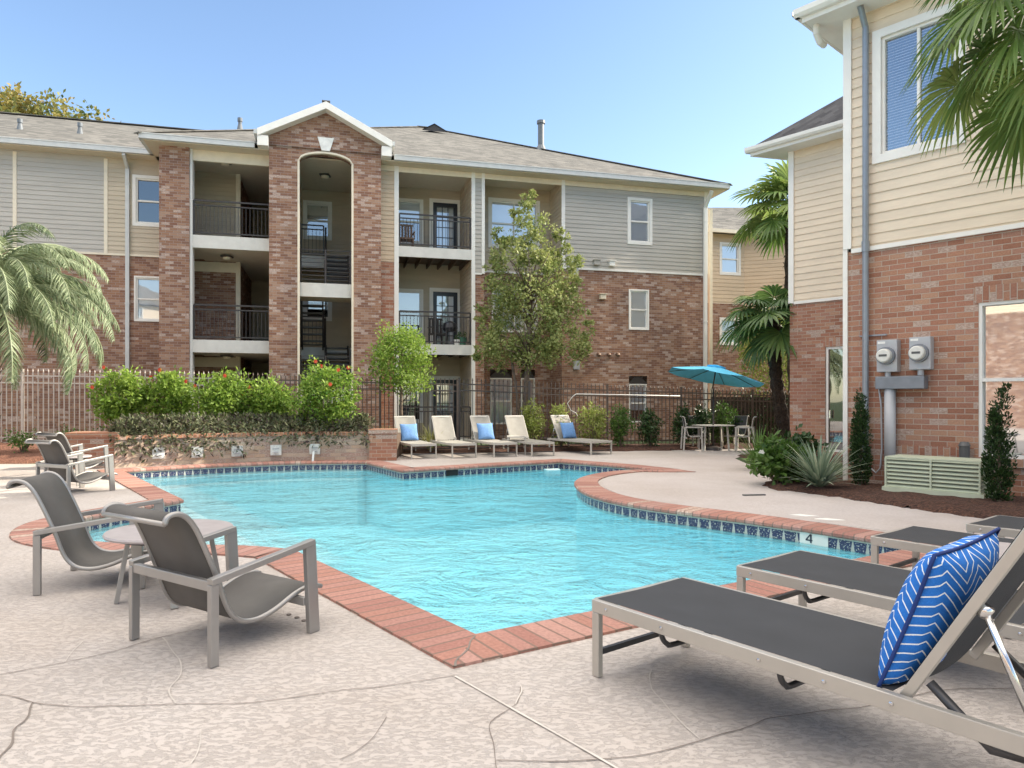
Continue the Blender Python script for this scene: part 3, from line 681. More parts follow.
def shrub(base, rad, label, leaf, nclump, nleaf, L, wd, group=None, name='shrub', cat='shrub', flowers=0, fl='petal_red', lift=1.0, **k):
    t = thing(name, base, label, cat, group); b = Vector(base); c = b+Vector((0, 0, rad[2]*lift))
    m = MB()
    for i in range(6):
        v = rdir(); e = c+Vector((v.x*rad[0], v.y*rad[1], abs(v.z)*rad[2]))*.7; m.tube([b+Vector((v.x*.04, v.y*.04, 0)), b.lerp(e, .5), e], [.02, .014, .006], 5)
    m.build('stems', 'trunk_bark', t)
    m = MB(); crown(m, c, rad, nclump, nleaf, L, wd, **k); m.build('foliage', leaf, t)
    for i in range(flowers):
        v = rdir(); v.y = -abs(v.y); v.z = abs(v.z)*.8+.15; v.normalize(); p = c+Vector((v.x*rad[0], v.y*rad[1], v.z*rad[2]))*1.0
        f = MB()
        for j in range(6):
            a = j*math.pi/3; d = (Vector((math.cos(a), -.25, math.sin(a)))).normalized(); leafquad(f, p, d, Vector((0, -1, 0)), .055, .05, random.random())
        f.build('flower', fl, t)
    return t
def fan_leaf(m, hub, axis, nrm, r, nseg=34, spread=290, droop=.35, wd=None):
    """one palmate leaf: folded blades from the hub; axis = direction of the middle blade"""
    axis = axis.normalized(); s = axis.cross(nrm).normalized(); nn = s.cross(axis).normalized(); hue = random.random()*.7
    for i in range(nseg):
        a = R(-spread/2+spread*i/(nseg-1)); d = axis*math.cos(a)+s*math.sin(a); L = r*(.72+.28*math.cos(a*.5))*(.93+.12*random.random())
        side = axis*-math.sin(a)+s*math.cos(a); w0 = r*spread/nseg*.0087*.62 if wd is None else wd
        g = Vector((0, 0, -1)); u = min(.99, max(0, hue+random.uniform(-.1, .25)))
        pts = []
        for f, wf in ((.04, .15), (.38, .8), (.62, 1.0), (.84, .55), (1.0, .04)):
            p = hub+d*L*f+g*droop*L*f**3-nn*.0+nn*.02*math.sin(i*1.7); pts.append((p, w0*wf))
        fold = nn*(w0*.35)
        for (p, a1), (q, b1) in zip(pts, pts[1:]):
            m.face([p-side*a1+fold*(a1/w0), p, q, q-side*b1+fold*(b1/w0)], 0, [(u, 0)]*4); m.face([p, p+side*a1+fold*(a1/w0), q+side*b1+fold*(b1/w0), q], 0, [(u, 0)]*4)
def fan_palm(base, top, label, nl, r, pet, leaf='leaf_fan_dark', tr=.16, el=(-50, 75), az=(0, 360), nseg=30, group=None, seed=1, shag=True, hang=.6):
    random.seed(seed)
    t = thing('fan_palm', base, label, 'palm tree', group); base = Vector(base); top = Vector(top)
    m = MB(); k = 22; pts = []; rr = []
    for i in range(k+1):
        f = i/k; p = base.lerp(top, f)+Vector(((base.x-top.x)*-.25*math.sin(f*math.pi), 0, 0)); pts.append(p); rr.append(tr*(1.05-.1*f)*(1+.10*((i % 2)*2-1)))
    m.tube(pts, rr, 12)
    if shag:
        for i in range(420):
            f = random.random()**.8; j = int(f*k); a = random.uniform(0, 6.28); p = pts[j]+Vector((math.cos(a), math.sin(a), 0))*rr[j]*.9
            d = Vector((math.cos(a)*.7, math.sin(a)*.7, -.8 if random.random() < .6 else .7)).normalized(); leafquad(m, p, d, Vector((math.cos(a), math.sin(a), .3)), .14, .03, .5)
    m.build('trunk', 'palm_bark', t)
    for i in range(nl):
        e = R(el[0]+(el[1]-el[0])*(i+.5)/nl+random.uniform(-8, 8)); a = R(az[0]+(az[1]-az[0])*((i*.618) % 1)+random.uniform(-8, 8))
        d = Vector((math.cos(a)*math.cos(e), math.sin(a)*math.cos(e), math.sin(e))); P = pet*(.8+.4*random.random())
        hub = top+d*P+Vector((0, 0, -.12*P)); m = MB(); m.tube([top, top+d*P*.55+Vector((0, 0, .02)), hub], [.018, .011, .008], 5)
        for q in range(len(m.uv)): m.uv[q] = [(.4, 0)]*len(m.f[q])
        ax = (d+Vector((0, 0, -hang))).normalized(); up = (Vector((0, 0, 1))-ax*ax.z)
        if up.length < .1: up = Vector((1, 0, 0))
        up = (up.normalized()+rdir()*.25).normalized(); fan_leaf(m, hub, ax, up, r*(.85+.3*random.random()), nseg=nseg, droop=random.uniform(.15, .5)); m.build('frond', leaf, t)
    return t
def feather_palm(base, top, label, nf, L, seed=3):
    random.seed(seed); t = thing('feather_palm', base, label, 'palm tree'); base = Vector(base); top = Vector(top)
    m = MB(); m.tube([base, base.lerp(top, .5), top], [.28, .24, .26], 14)
    for i in range(160):
        a = random.uniform(0, 6.28); f = random.random(); p = base.lerp(top, f)+Vector((math.cos(a), math.sin(a), 0))*.24; leafquad(m, p, Vector((math.cos(a)*.5, math.sin(a)*.5, .8)).normalized(), Vector((math.cos(a), math.sin(a), 0)), .22, .09, .3)
    m.build('trunk', 'palm_bark', t)
    for i in range(nf):
        a = R((i*137.5) % 360+random.uniform(-10, 10)); e = R(-12+92*((i+.5)/nf)+random.uniform(-6, 6)); LL = L*(.85+.3*random.random())
        h = Vector((math.cos(a), math.sin(a), 0)); pts = []; p = top.copy(); ang = e; n = 16
        for j in range(n+1):
            pts.append(p.copy()); dd = h*math.cos(ang)+Vector((0, 0, 1))*math.sin(ang); p = p+dd*LL/n; ang -= R((3.5+11*j/n)*(1.0 if e > .6 else .8))
        m = MB(); m.tube(pts, [.02*(1-.8*j/n)+.003 for j in range(n+1)], 5)
        for q in range(len(m.uv)): m.uv[q] = [(.6, 0)]*len(m.f[q])
        sd = Vector((-h.y, h.x, 0)); hue = random.random()*.5; K = 80
        for j in range(6, K):
            f = j/K; x = f*n; i0 = min(n-1, int(x)); q = pts[i0].lerp(pts[i0+1], x-i0); td = (pts[i0+1]-pts[i0]).normalized(); up = sd.cross(td)
            for sg in (-1, 1):
                l = .48*math.sin(math.pi*min(1, f*.8+.17))**.7*(.85+.3*random.random()); d = (td*.85+sd*sg*.6+up*.45+rdir()*.16).normalized(); tip = q+d*l+Vector((0, 0, -.16*l)); md = q+d*l*.55+Vector((0, 0, .02)); sw = td*.012
                u = min(.99, hue+random.random()*.5); m.face([q-sw, q+sw, md+sw, md-sw], 0, [(u, 0)]*4); m.face([md-sw, md+sw, tip], 0, [(u, 0)]*3)
        m.build('frond', 'leaf_palm_grey', t)
    return t
def spiky(base, n, L, label, leaf, wd=.03, el=(20, 85), name='yucca', cat='yucca', group=None, seed=5):
    random.seed(seed); t = thing(name, base, label, cat, group); m = MB(); b = Vector(base)
    for i in range(n):
        a = random.uniform(0, 6.283); e = R(random.uniform(*el)); l = L*(.7+.4*random.random()); h = Vector((math.cos(a), math.sin(a), 0)); sd = Vector((-h.y, h.x, 0)); p = b+h*.03+Vector((0, 0, random.random()*.08)); ang = e; pr = None; u = random.random()
        for j in range(6):
            wj = wd*(1, 1.15, 1.0, .8, .5, .05)[j]; cur = (p-sd*wj/2, p+sd*wj/2)
            if pr: m.face([pr[0], pr[1], cur[1], cur[0]], 0, [(u, 0)]*4)
            pr = cur; p = p+(h*math.cos(ang)+Vector((0, 0, math.sin(ang))))*l/5; ang -= R(6)
    m.build('leaves', leaf, t); return t

# ================================================================== BACK APARTMENT BUILDING
E = Vector((.9673, .2535)); NN = Vector((.2535, -.9673)); O0 = Vector((0, 23.3))
def FP(s, d): return O0+E*s+NN*d
FW = Wall(FP(0, 0), FP(1, 0))          # s measured from the foot point, both signs
A_ = thing('apartment_building', (0, 23.3, 0), 'long three storey brick apartment block with grey siding, arched entry gable and balconies', 'building')
ZB, ZE, F2, F3 = 5.85, 8.9, 3.2, 6.32
sR = FW.s_at(707); s562 = FW.s_at(562); s484 = FW.s_at(484, 0); s471 = FW.s_at(472); s397 = FW.s_at(398); s381 = FW.s_at(381, .5); s269 = FW.s_at(269, .5); s190 = FW.s_at(190); s160 = FW.s_at(160)
LAP = .14
bk = MB(); sg = MB(); st = MB(); sb = MB(); tr = MB(); ct = MB()   # brick, grey siding, sun-toned siding, beige siding, white trim, cream trim
# right section
h_up = (FW.s_at(630), FW.s_at(649.5), FW.z_at(640, 242), FW.z_at(640, 201)); h_mid = (FW.s_at(630), FW.s_at(647.5), FW.z_at(640, 328.5), FW.z_at(640, 291)); h_low = (FW.s_at(629), FW.s_at(647), .62, FW.z_at(640, 384)); h_arch = (h_low[0], h_low[1], .62, FW.z_at(640, 376))
FW.sheet(sg, s562+.1, sR-.12, ZB, ZE, [h_up], lap=LAP)
FW.sheet(bk, s562, sR, 0, ZB-.0, [h_mid, h_arch])
window(A_, FW, *h_up, blind='blind'); window(A_, FW, *h_mid, blind='blind', trim=.05); window(A_, FW, *h_low, blind='blind', trim=0, rail=True, drop=.7)
# arch infill panel over the low window
m = MB(); a, b = h_low[0], h_low[1]; zt = h_low[3]
def archpanel(bld, W, a, b, z0, rise, d, mat='iron_dark'):
    m = MB(); n = 10; pts = [W.P(a, d, z0), W.P(b, d, z0)]+[W.P(b+(a-b)*i/n, d, z0+rise*math.sin(math.pi*i/n)**.8) for i in range(1, n)]
    m.face(pts); return m.build('arch_panel', mat, bld)
archpanel(A_, FW, a, b, zt, .27, -.03)
FW.bar(bk, a-.02, b+.02, zt+.29, zt+.36, -.06, .0-.004)
FW.bar(tr, s562, sR, ZB-.0, ZB+.07, 0, .035)
FW.bar(tr, s562-.02, s562+.1, ZB+.07, ZE, 0, .035); FW.bar(tr, sR-.12, sR+.02, ZB+.07, ZE, -.02, .035)
# end wall (right)
WR = Wall(FP(sR, 0), FP(sR, -19)); WR.sheet(bk, 0, 19, 0, ZB); WR.sheet(sg, 0, 19, ZB, ZE, lap=LAP)
# recess 484-562
D1 = -1.33
WSide = Wall(FP(s562, 0), FP(s562, D1)); WS2 = Wall(FP(s562, D1), FP(s562, 0))
m_ = Wall(FP(s562, D1), FP(s562, 0))
# side wall faces left: outward is -E
WL = Wall(FP(s562, D1), FP(s562, 0))
WL2 = Wall(FP(s562, 0), FP(s562, D1))
WL3 = WL2 if WL2.n.dot(-E) > 0 else WL
WL3.sheet(sb, 0, 1.33, ZB, ZE, lap=LAP); WL3.sheet(bk, 0, 1.33, 0, ZB)
hw = (FW.s_at(491, D1), FW.s_at(537, D1), FW.z_at(512, 246, D1), FW.z_at(512, 202, D1)); hl1 = (FW.s_at(490, D1), FW.s_at(512, D1), .55, FW.z_at(500, 378, D1)); hl2 = (FW.s_at(521, D1), FW.s_at(535, D1), .55, FW.z_at(525, 378, D1))
hm = (FW.s_at(493, D1), FW.s_at(536, D1), FW.z_at(512, 331, D1), FW.z_at(512, 290, D1))
ha1 = (hl1[0], hl1[1], .55, hl1[3]+.3); ha2 = (hl2[0], hl2[1], .55, hl2[3]+.3)
FW.sheet(sb, s484, s562, ZB, ZE, [hw], d=D1, lap=LAP); FW.sheet(bk, s484, s562, 0, ZB, [ha1, ha2, hm], d=D1)
window(A_, FW, *hw, d=D1, cols=2, blind='blind', drop=.9); window(A_, FW, *hm, d=D1, cols=2, blind='blind', trim=.05)
window(A_, FW, *hl1, d=D1, blind='blind', trim=0, slats=False); window(A_, FW, *hl2, d=D1, blind='blind_tan', trim=0)
archpanel(A_, FW, hl1[0], hl1[1], hl1[3], .28, D1-.03); archpanel(A_, FW, hl2[0], hl2[1], hl2[3], .28, D1-.03)
FW.bar(tr, s484, s562, ZB, ZB+.07, D1, D1+.03)
# strip 472-484
FW.sheet(sg, s471+.1, s484-.08, ZB-.3, ZE, lap=LAP); FW.sheet(bk, s471, s484, 0, ZB-.3); FW.bar(tr, s471-.02, s471+.1, 0, ZE, -.01, .035); FW.bar(tr, s484-.08, s484+.02, ZB-.3, ZE, -.02, .035); FW.bar(tr, s471+.1, s484-.08, ZB-.33, ZB-.27, 0, .03)
ws = Wall(FP(s484, 0), FP(s484, D1)); ws = ws if ws.n.dot(E) > 0 else Wall(FP(s484, D1), FP(s484, 0)); ws.sheet(sg, 0, 1.33, ZB, ZE, lap=LAP); ws.sheet(bk, 0, 1.33, 0, ZB)
# balcony bay 2 (398-472)
D2 = -2.17
door_s = (FW.s_at(433, D2), FW.s_at(457.5, D2)); win_s = (FW.s_at(399, D2)-.1, FW.s_at(421, D2))
zt3, zt2 = FW.z_at(444, 203, D2), FW.z_at(444, 292, D2); ztg = zt2-3.12
hs = []
for fz, zt in ((F3, zt3), (F2, zt2), (.1, ztg)):
    hs.append((door_s[0], door_s[1], fz, zt)); hs.append((win_s[0], win_s[1], zt-1.45, zt-.02))
FW.sheet(sb, s397-.05, s471+.05, 0, ZE, hs, d=D2, lap=LAP)
wr = Wall(FP(s471, 0), FP(s471, D2)); wr = wr if wr.n.dot(-E) > 0 else Wall(FP(s471, D2), FP(s471, 0)); wr.sheet(sb, 0, 2.17, 0, ZE, lap=LAP)
wl = Wall(FP(s397, 0), FP(s397, D2)); wl = wl if wl.n.dot(E) > 0 else Wall(FP(s397, D2), FP(s397, 0)); wl.sheet(sb, 0, 2.17, 0, ZE, lap=LAP)
FW.bar(tr, s397-.12, s397+.02, 0, ZE, -.01, .04)
def door(bld, W, s0, s1, z0, z1, d, mat='door_black'):
    m = MB(); W.frame(m, s0-.13, s1+.13, z0, z1+.13, d-.01, d+.03, .13, bottom=False); o0 = m.build('door_frame', 'white_trim', bld)
    m = MB(); W.frame(m, s0, s1, z0, z1, d-.07, d-.02, .14); a, b = s0+.14, s1-.14
    for i in range(1, 3): q = a+(b-a)*i/3; W.bar(m, q-.012, q+.012, z0+.14, z1-.14, d-.06, d-.03)
    for i in range(1, 5): q = z0+.14+(z1-z0-.28)*i/5; W.bar(m, a, b, q-.012, q+.012, d-.062, d-.032)
    o = m.build('door', mat, bld)
    m = MB(); m.face([W.P(a, d-.05, z0+.14), W.P(b, d-.05, z0+.14), W.P(b, d-.05, z1-.14), W.P(a, d-.05, z1-.14)]); m.build('pane', 'glass', o)
    m = MB(); W.bar(m, a-.01, b+.01, z0+.14, z1-.14, d-.13, d-.12); m.build('blind', 'blind', o)
    m = MB(); m.tube([W.P(s0+.07, d-.02, z0+1.0), W.P(s0+.07, d+.04, z0+1.0)], .025, 8); m.build('handle', 'chrome', o)
for fz, zt in ((F3, zt3), (F2, zt2), (.1, ztg)):
    door(A_, FW, door_s[0], door_s[1], fz, zt, D2); window(A_, FW, win_s[0], win_s[1], zt-1.45, zt-.02, d=D2, blind='blind', drop=.5, trim=.08)
def balcony(bld, s0, s1, fz, d1=.02, d0=D2, th=.33, rail=True, under=None, name='balcony', dv=-.06):
    m = MB(); FW.bar(m, s0, s1, fz-th, fz, d1-.06, d1); FW.bar(m, s0, s1, fz-.1, fz-.004, d0, d1-.06)
    o = m.build(name, 'slab', bld)
    if under:
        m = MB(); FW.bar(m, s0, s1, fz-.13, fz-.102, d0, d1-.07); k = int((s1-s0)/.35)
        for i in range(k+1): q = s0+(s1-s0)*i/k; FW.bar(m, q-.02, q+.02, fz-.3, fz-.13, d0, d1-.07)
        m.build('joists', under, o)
    else:
        m = MB(); FW.bar(m, s0, s1, fz-th+.02, fz-th+.04, d0, d1-.07); m.build('ceiling', 'soffit', o)
    if rail: railing(o, FP(s0+.03, d1+dv), FP(s1-.03, d1+dv), fz)
    return o
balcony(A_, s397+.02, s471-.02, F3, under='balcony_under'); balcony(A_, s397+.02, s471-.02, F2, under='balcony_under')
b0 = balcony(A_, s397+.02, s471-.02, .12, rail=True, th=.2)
# strip 381-398: siding and brick coloured warmer to stand for grazing sun
FW.sheet(st, s381-.3, s397-.12, ZB-.05, ZE, lap=LAP); bo = MB(); FW.sheet(bo, s381-.3, s397-.12, 0, ZB-.05)
# tower, front plane d=.5
DT = .5; sa, sb_ = FW.s_at(297.5, DT), FW.s_at(353.5, DT); ZS = 8.62; RISE = .33; ZG = 8.9
tw = MB()
FW.sheet(tw, s269, sa, 0, ZG, d=DT); FW.sheet(tw, sb_, s381, 0, ZG, d=DT)
mid = (s269+s381)/2; hwid = (s381-s269)/2; APZ = 10.175
# above spring: arch opening + gable
n = 16; top = lambda s: 9.335+(APZ-9.335)*(1-abs(s-mid)/hwid)
arcz = lambda s: ZS+RISE*math.sqrt(max(0, 1-((s-(sa+sb_)/2)/((sb_-sa)/2))**2))
for i in range(n):
    a, b = sa+(sb_-sa)*i/n, sa+(sb_-sa)*(i+1)/n
    pts = [FW.P(a, DT, arcz(a)), FW.P(b, DT, arcz(b)), FW.P(b, DT, top(b))]
    if a < mid < b-1e-6: pts.append(FW.P(mid, DT, top(mid)))
    pts.append(FW.P(a, DT, top(a))); tw.face(pts)
for a, b in ((s269, sa), (sb_, s381)): tw.face([FW.P(a, DT, ZG), FW.P(b, DT, ZG), FW.P(b, DT, top(b)), FW.P(a, DT, top(a))])
# reveals
for a in (sa, sb_): tw.face([FW.P(a, DT, 0), FW.P(a, DT-.55, 0), FW.P(a, DT-.55, ZS), FW.P(a, DT, ZS)])
for i in range(n):
    a, b = sa+(sb_-sa)*i/n, sa+(sb_-sa)*(i+1)/n; tw.face([FW.P(a, DT, arcz(a)), FW.P(b, DT, arcz(b)), FW.P(b, DT-.5, arcz(b)), FW.P(a, DT-.5, arcz(a))])
for s_ in (s269, s381): tw.face([FW.P(s_, DT, 0), FW.P(s_, -.7, 0), FW.P(s_, -.7, ZG+.1), FW.P(s_, DT, ZG+.1)])
m = MB()
for i in range(n):
    a, b = sa+(sb_-sa)*i/n, sa+(sb_-sa)*(i+1)/n
    P = [FW.P(a, DT+.02, arcz(a)-.06), FW.P(b, DT+.02, arcz(b)-.06), FW.P(b, DT+.02, arcz(b)), FW.P(a, DT+.02, arcz(a))]; m.face(P); m.face([P[0], P[1], FW.P(b, DT-.1, arcz(b)-.06), FW.P(a, DT-.1, arcz(a)-.06)])
FW.bar(m, sa, sa+.06, 0, ZS-.0, DT-.1, DT+.02); FW.bar(m, sb_-.06, sb_, 0, ZS, DT-.1, DT+.02); m.build('arch_trim', 'cream_trim', A_)
m = MB(); zk = arcz((sa+sb_)/2); ck = (sa+sb_)/2
P = [(ck-.12, zk+.02), (ck+.12, zk+.02), (ck+.24, zk+.42), (ck-.24, zk+.42)]
m.face([FW.P(a, DT+.05, z) for a, z in P])
for (a, z), (b, y) in zip(P, P[1:]+P[:1]): m.face([FW.P(a, DT+.05, z), FW.P(b, DT+.05, y), FW.P(b, DT-.01, y), FW.P(a, DT-.01, z)])
m.build('keystone', 'white_paint', A_)
# tower inner back wall and side walls
DB = -3.4
hwt = (FW.s_at(306, DB), FW.s_at(329, DB), FW.z_at(318, 237, DB), FW.z_at(318, 204, DB)); hwt2 = (FW.s_at(306, DB), FW.s_at(329, DB), FW.z_at(318, 318, DB), FW.z_at(318, 292, DB))
FW.sheet(sb, s269+.0, s381, 0, ZG, [hwt, hwt2], d=DB, lap=LAP)
window(A_, FW, *hwt, d=DB, blind='blind_tan', drop=.62); window(A_, FW, *hwt2, d=DB, blind='blind', drop=.7)
for s_ in (sa-.02, s381-.02): sb.face([FW.P(s_, DT-.55, 0), FW.P(s_, DB, 0), FW.P(s_, DB, ZG), FW.P(s_, DT-.55, ZG)])
m = MB(); FW.bar(m, s269, s381, ZG-.02, ZG+.02, DB, DT-.52); m.build('entry_ceiling', 'soffit', A_)
ceiling_light(A_, FW.P(FW.s_at(325, -1.5), -1.5, ZG-.05))
# stair flights and landings
sm_ = (sa+sb_)/2-.08
for k, (z0, z1) in enumerate(((.1, 1.72), (1.72, F2), (F2, 4.92), (4.92, F3))):
    up_back = k % 2 == 1
    s0, s1 = (sm_+.08, sb_-.1) if up_back else (sa+.05, sm_-.02)
    da, db = (-.9, -2.3) if up_back else (-2.3, -.9)
    m = MB(); nst = 8
    for i in range(nst): f = (i+1)/nst; dd = da+(db-da)*f; FW.bar(m, s0, s1, z0+(z1-z0)*f-.05, z0+(z1-z0)*f, dd-.13, dd+.13)
    for q in (s0, s1): m.beam(FW.P(q, da, z0-.02), FW.P(q, db, z1-.02), .05, .26)
    o = m.build('stair_flight', 'iron_dark', A_)
    m = MB(); q = sm_+.03
    for j in range(5): m.beam(FW.P(q+.012*k, da, z0+.25+.17*j), FW.P(q+.012*k, db, z1+.25+.17*j), .02, .02)
    for f in (0, 1): m.beam(FW.P(q+.012*k, da+(db-da)*f, z0+(z1-z0)*f), FW.P(q+.012*k, da+(db-da)*f, z0+(z1-z0)*f+1.0), .05, .05, up=(1, 0, 0))
    m.build('stair_railing', 'iron_dark', o)
for fz in (1.72, 4.98):
    o = balcony(A_, sa+.06, sb_-.06, fz, d1=.3, d0=-.9, th=.42, rail=False, name='stair_landing')
    mm_ = MB(); L0, L1 = FP(sa+.08, .22), FP(sb_-.08, .22)
    for j in range(8): z = fz+.12+.13*j; mm_.beam((L0.x, L0.y, z), (L1.x, L1.y, z), .022, .022)
    for q in (L0, (L0+L1)/2, L1): mm_.beam((q.x, q.y, fz), (q.x, q.y, fz+1.05), .045, .045, up=(1, 0, 0))
    mm_.build('railing', 'iron_dark', o)
for fz in (F2, F3):
    o = balcony(A_, s269+.05, s381-.05, fz, d1=-2.3, d0=DB, th=.4, rail=False, name='stair_landing')
    railing(o, FP(sa, -2.32), FP(sm_, -2.32), fz)
# gable roof of tower
rf = MB(); gd = .82; half = 1.95; zc = 9.37; pk = 10.36; back = -7.5
def slopequad(m, a, b, c, d_): m.face([a, b, c, d_])
for sgn in (-1, 1):
    a = FW.P(mid, gd, pk); b = FW.P(mid+sgn*half, gd, zc); c = FW.P(mid+sgn*half, back, zc); e = FW.P(mid, back, pk)
    rf.face([a, b, c, e]); up = Vector((0, 0, -.05)); 
m = MB()
for sgn in (-1, 1):
    a, b = (mid, pk-.012), (mid+sgn*half, zc-.012)
    for (z_a, z_b, d0, d1) in ((0, -.17, gd-.0, gd+.03), (-.17, -.21, DT, gd+.03)):
        P = [FW.P(a[0], d1, a[1]+z_a), FW.P(b[0], d1, b[1]+z_a), FW.P(b[0], d1, b[1]+z_b), FW.P(a[0], d1, a[1]+z_b)]
        Q = [FW.P(a[0], d0, a[1]+z_a), FW.P(b[0], d0, b[1]+z_a), FW.P(b[0], d0, b[1]+z_b), FW.P(a[0], d0, a[1]+z_b)]
        m.face(P); m.face(Q)
        for i in range(4): m.face([P[i], P[(i+1) % 4], Q[(i+1) % 4], Q[i]])
    # eave return and side fascia
    q0, q1 = sorted((mid+sgn*(hwid+.0), mid+sgn*half)); FW.bar(m, q0, q1, ZE-.02, zc-.2, -.9, gd)
m.build('gable_fascia', 'white_trim', A_)
for sgn in (-1, 1): m = MB(); q0, q1 = sorted((mid+sgn*half, mid+sgn*(half+.1))); FW.bar(m, q0, q1, zc-.16, zc-.03, -1.2, gd); m.build('gable_gutter', 'gutter', A_)
# pier 1 and bay 1
s190i = s190; FW.sheet(bk, s160, s190, 0, ZE, d=.12)
for s_ in (s160, s190): bk.face([FW.P(s_, .12, 0), FW.P(s_, -.5 if s_ == s190 else -1.5, 0), FW.P(s_, -.5 if s_ == s190 else -1.5, ZE), FW.P(s_, .12, ZE)])
FW.bar(tr, s190, s190+.07, 0, ZE, -.3, .03)
sp0 = FW.s_at(236, D2); 
FW.sheet(sb, s190-.6, sp0, F3, ZE, d=D2, lap=LAP); FW.sheet(bk, s190-.6, sp0, 0, F3, d=D2)
for z0, z1 in ((.1, F2-.35), (F2, F3-.35), (F3, ZE)):
    FW.bar(ct, sp0, sp0+.14, z0, z1, D2-.1, D2+.06)
FW.bar(ct, s190-.5, sp0+.14, F3-.72, F3-.40, D2+.0, D2+.05); FW.bar(ct, s190-.5, sp0+.14, F2-.72, F2-.40, D2, D2+.05)
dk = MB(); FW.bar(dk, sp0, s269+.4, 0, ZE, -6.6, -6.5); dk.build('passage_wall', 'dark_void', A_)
FW.sheet(sb, sp0, s269+.02, 0, ZE, d=-6.0, lap=LAP)
for s_ in (sp0+.1, s269-.02): bk.face([FW.P(s_, 0, 0), FW.P(s_, -6, 0), FW.P(s_, -6, ZE), FW.P(s_, 0, ZE)]) if s_ > sp0+.2 else bk.face([FW.P(s_, D2, 0), FW.P(s_, -6, 0), FW.P(s_, -6, ZE), FW.P(s_, D2, ZE)])
bk.face([FW.P(s190-.6, 0, 0), FW.P(s190-.6, D2, 0), FW.P(s190-.6, D2, ZE), FW.P(s190-.6, 0, ZE)])
for fz in (F3, F2):
    o = balcony(A_, s190+.07, s269+.0, fz, d1=.0, d0=-6, th=.38); m = MB(); FW.bar(m, s190-.6, s190+.07, fz-.32, fz-.01, -6, -.4); m.build('slab_edge', 'soffit', o)
    ceiling_light(o, FW.P(FW.s_at(227, -1.0), -1.0, fz-.42))
ceiling_light(A_, FW.P(FW.s_at(225, -1.0), -1.0, ZE-.05))
m = MB(); FW.bar(m, s190-.6, s269+.05, .02, .1, -6, .0); FW.bar(m, s269, s381, .02, .1, DB, DT-.02); m.build('ground_slab', 'slab', A_)
FW.bar(ct, s190, s269, ZE-.36, ZE, -.12, -.02)
# left wing
DL = -1.4
wl0 = FW.s_at(133.5+3, DL); hA = (FW.s_at(136, DL), FW.s_at(163, DL), FW.z_at(150, 223.5, DL), FW.z_at(150, 179, DL)); hB = (FW.s_at(136, DL), FW.s_at(163, DL), FW.z_at(150, 320, DL), FW.z_at(150, 278, DL))
sL = -30.0; sx = FW.s_at(106, DL); ZEL = 8.9; sgl = MB()
FW.sheet(sgl, sL, sx, ZB, ZEL, d=DL, lap=LAP); FW.sheet(sb, sx, s160+.1, ZB, ZEL, [hA], d=DL, lap=LAP); FW.sheet(bk, sL, s160+.1, 0, ZB, [hB], d=DL)
FW.bar(ct, sx-.05, sx+.05, ZB+.06, ZEL-.1, DL, DL+.03); FW.bar(ct, FW.s_at(15, DL)-.05, FW.s_at(15, DL)+.05, ZB+.06, ZEL-.1, DL, DL+.03); FW.bar(ct, sL, s160, ZB, ZB+.06, DL, DL+.03)
window(A_, FW, *hA, d=DL, blind=None, gl='glass_dark'); window(A_, FW, *hB, d=DL, blind='blind', trim=.05)
downspout(A_, FW, FW.s_at(128, DL), DL+.02, .2, ZEL-.35, 'gutter', .11, kick=(FW.s_at(128, DL), DL+.5, ZEL-.05))
downspout(A_, FW, FW.s_at(704, 0), .04, .1, ZE-.6, 'white_trim', .12, kick=(FW.s_at(704, 0)+.05, .45, ZE-.12))
downspout(A_, FW, FW.s_at(710, -.1)+.05, -.2, .1, ZE-.6, 'cream_trim', .12)
# soffits, fascia, gutters
so_ = MB(); OV = .45
FW.bar(so_, s381-.1, sR+.55, ZE-.04, ZE, D2-.2, OV-.02); FW.bar(so_, -11.05, s269+.2, ZE-.04, ZE, -6, OV-.02); FW.bar(so_, sL, s160-.2, ZE-.04, ZE, DL-.1, DL+.43)
FW.bar(so_, sR-.02, sR+.53, ZE-.041, ZE-.001, -19, D2)
so_.build('soffit', 'soffit', A_)
gt = MB()
def gut(m, s0, s1, d): FW.bar(m, s0, s1, ZE-.02, ZE+.12, d-.02, d+.10); FW.bar(m, s0, s1, ZE+.12, ZE+.145, d-.02, d+.115)
gut(gt, mid+half+.1, sR+.6, OV); gut(gt, -11.15, mid-half-.1, OV); gut(gt, sL, -10.9, DL+.45)
gt.build('gutter', 'gutter', A_)
m = MB()
Wg = Wall(FP(sR+.55, OV), FP(sR+.55, -19)); m.beam((*FP(sR+.58, OV), ZE+.05), (*FP(sR+.58, -19.4), ZE+.05), .1, .14); m.beam((*FP(-11.12, OV), ZE+.05), (*FP(-11.12, -5), ZE+.05), .1, .14); m.build('end_gutter', 'gutter', A_)
FW.bar(ct, s381, sR, ZE-.22, ZE-.045, -.03, .03); 
# roofs
zR = ZE+.10; ap = 13.87
e0, e1, dd0, dd1 = -11.2, sR+.66, OV+.1, -19.5
P = [FW.P(e0, dd0, zR), FW.P(e1, dd0, zR), FW.P(e1, dd1, zR), FW.P(e0, dd1, zR)]; r0, r1 = FW.P(-2.0, -9.5, ap), FW.P(-1.55, -9.5, ap)
rf.face([P[0], P[1], r1, r0]); rf.face([P[1], P[2], r1]); rf.face([P[2], P[3], r0, r1]); rf.face([P[3], P[0], r0])
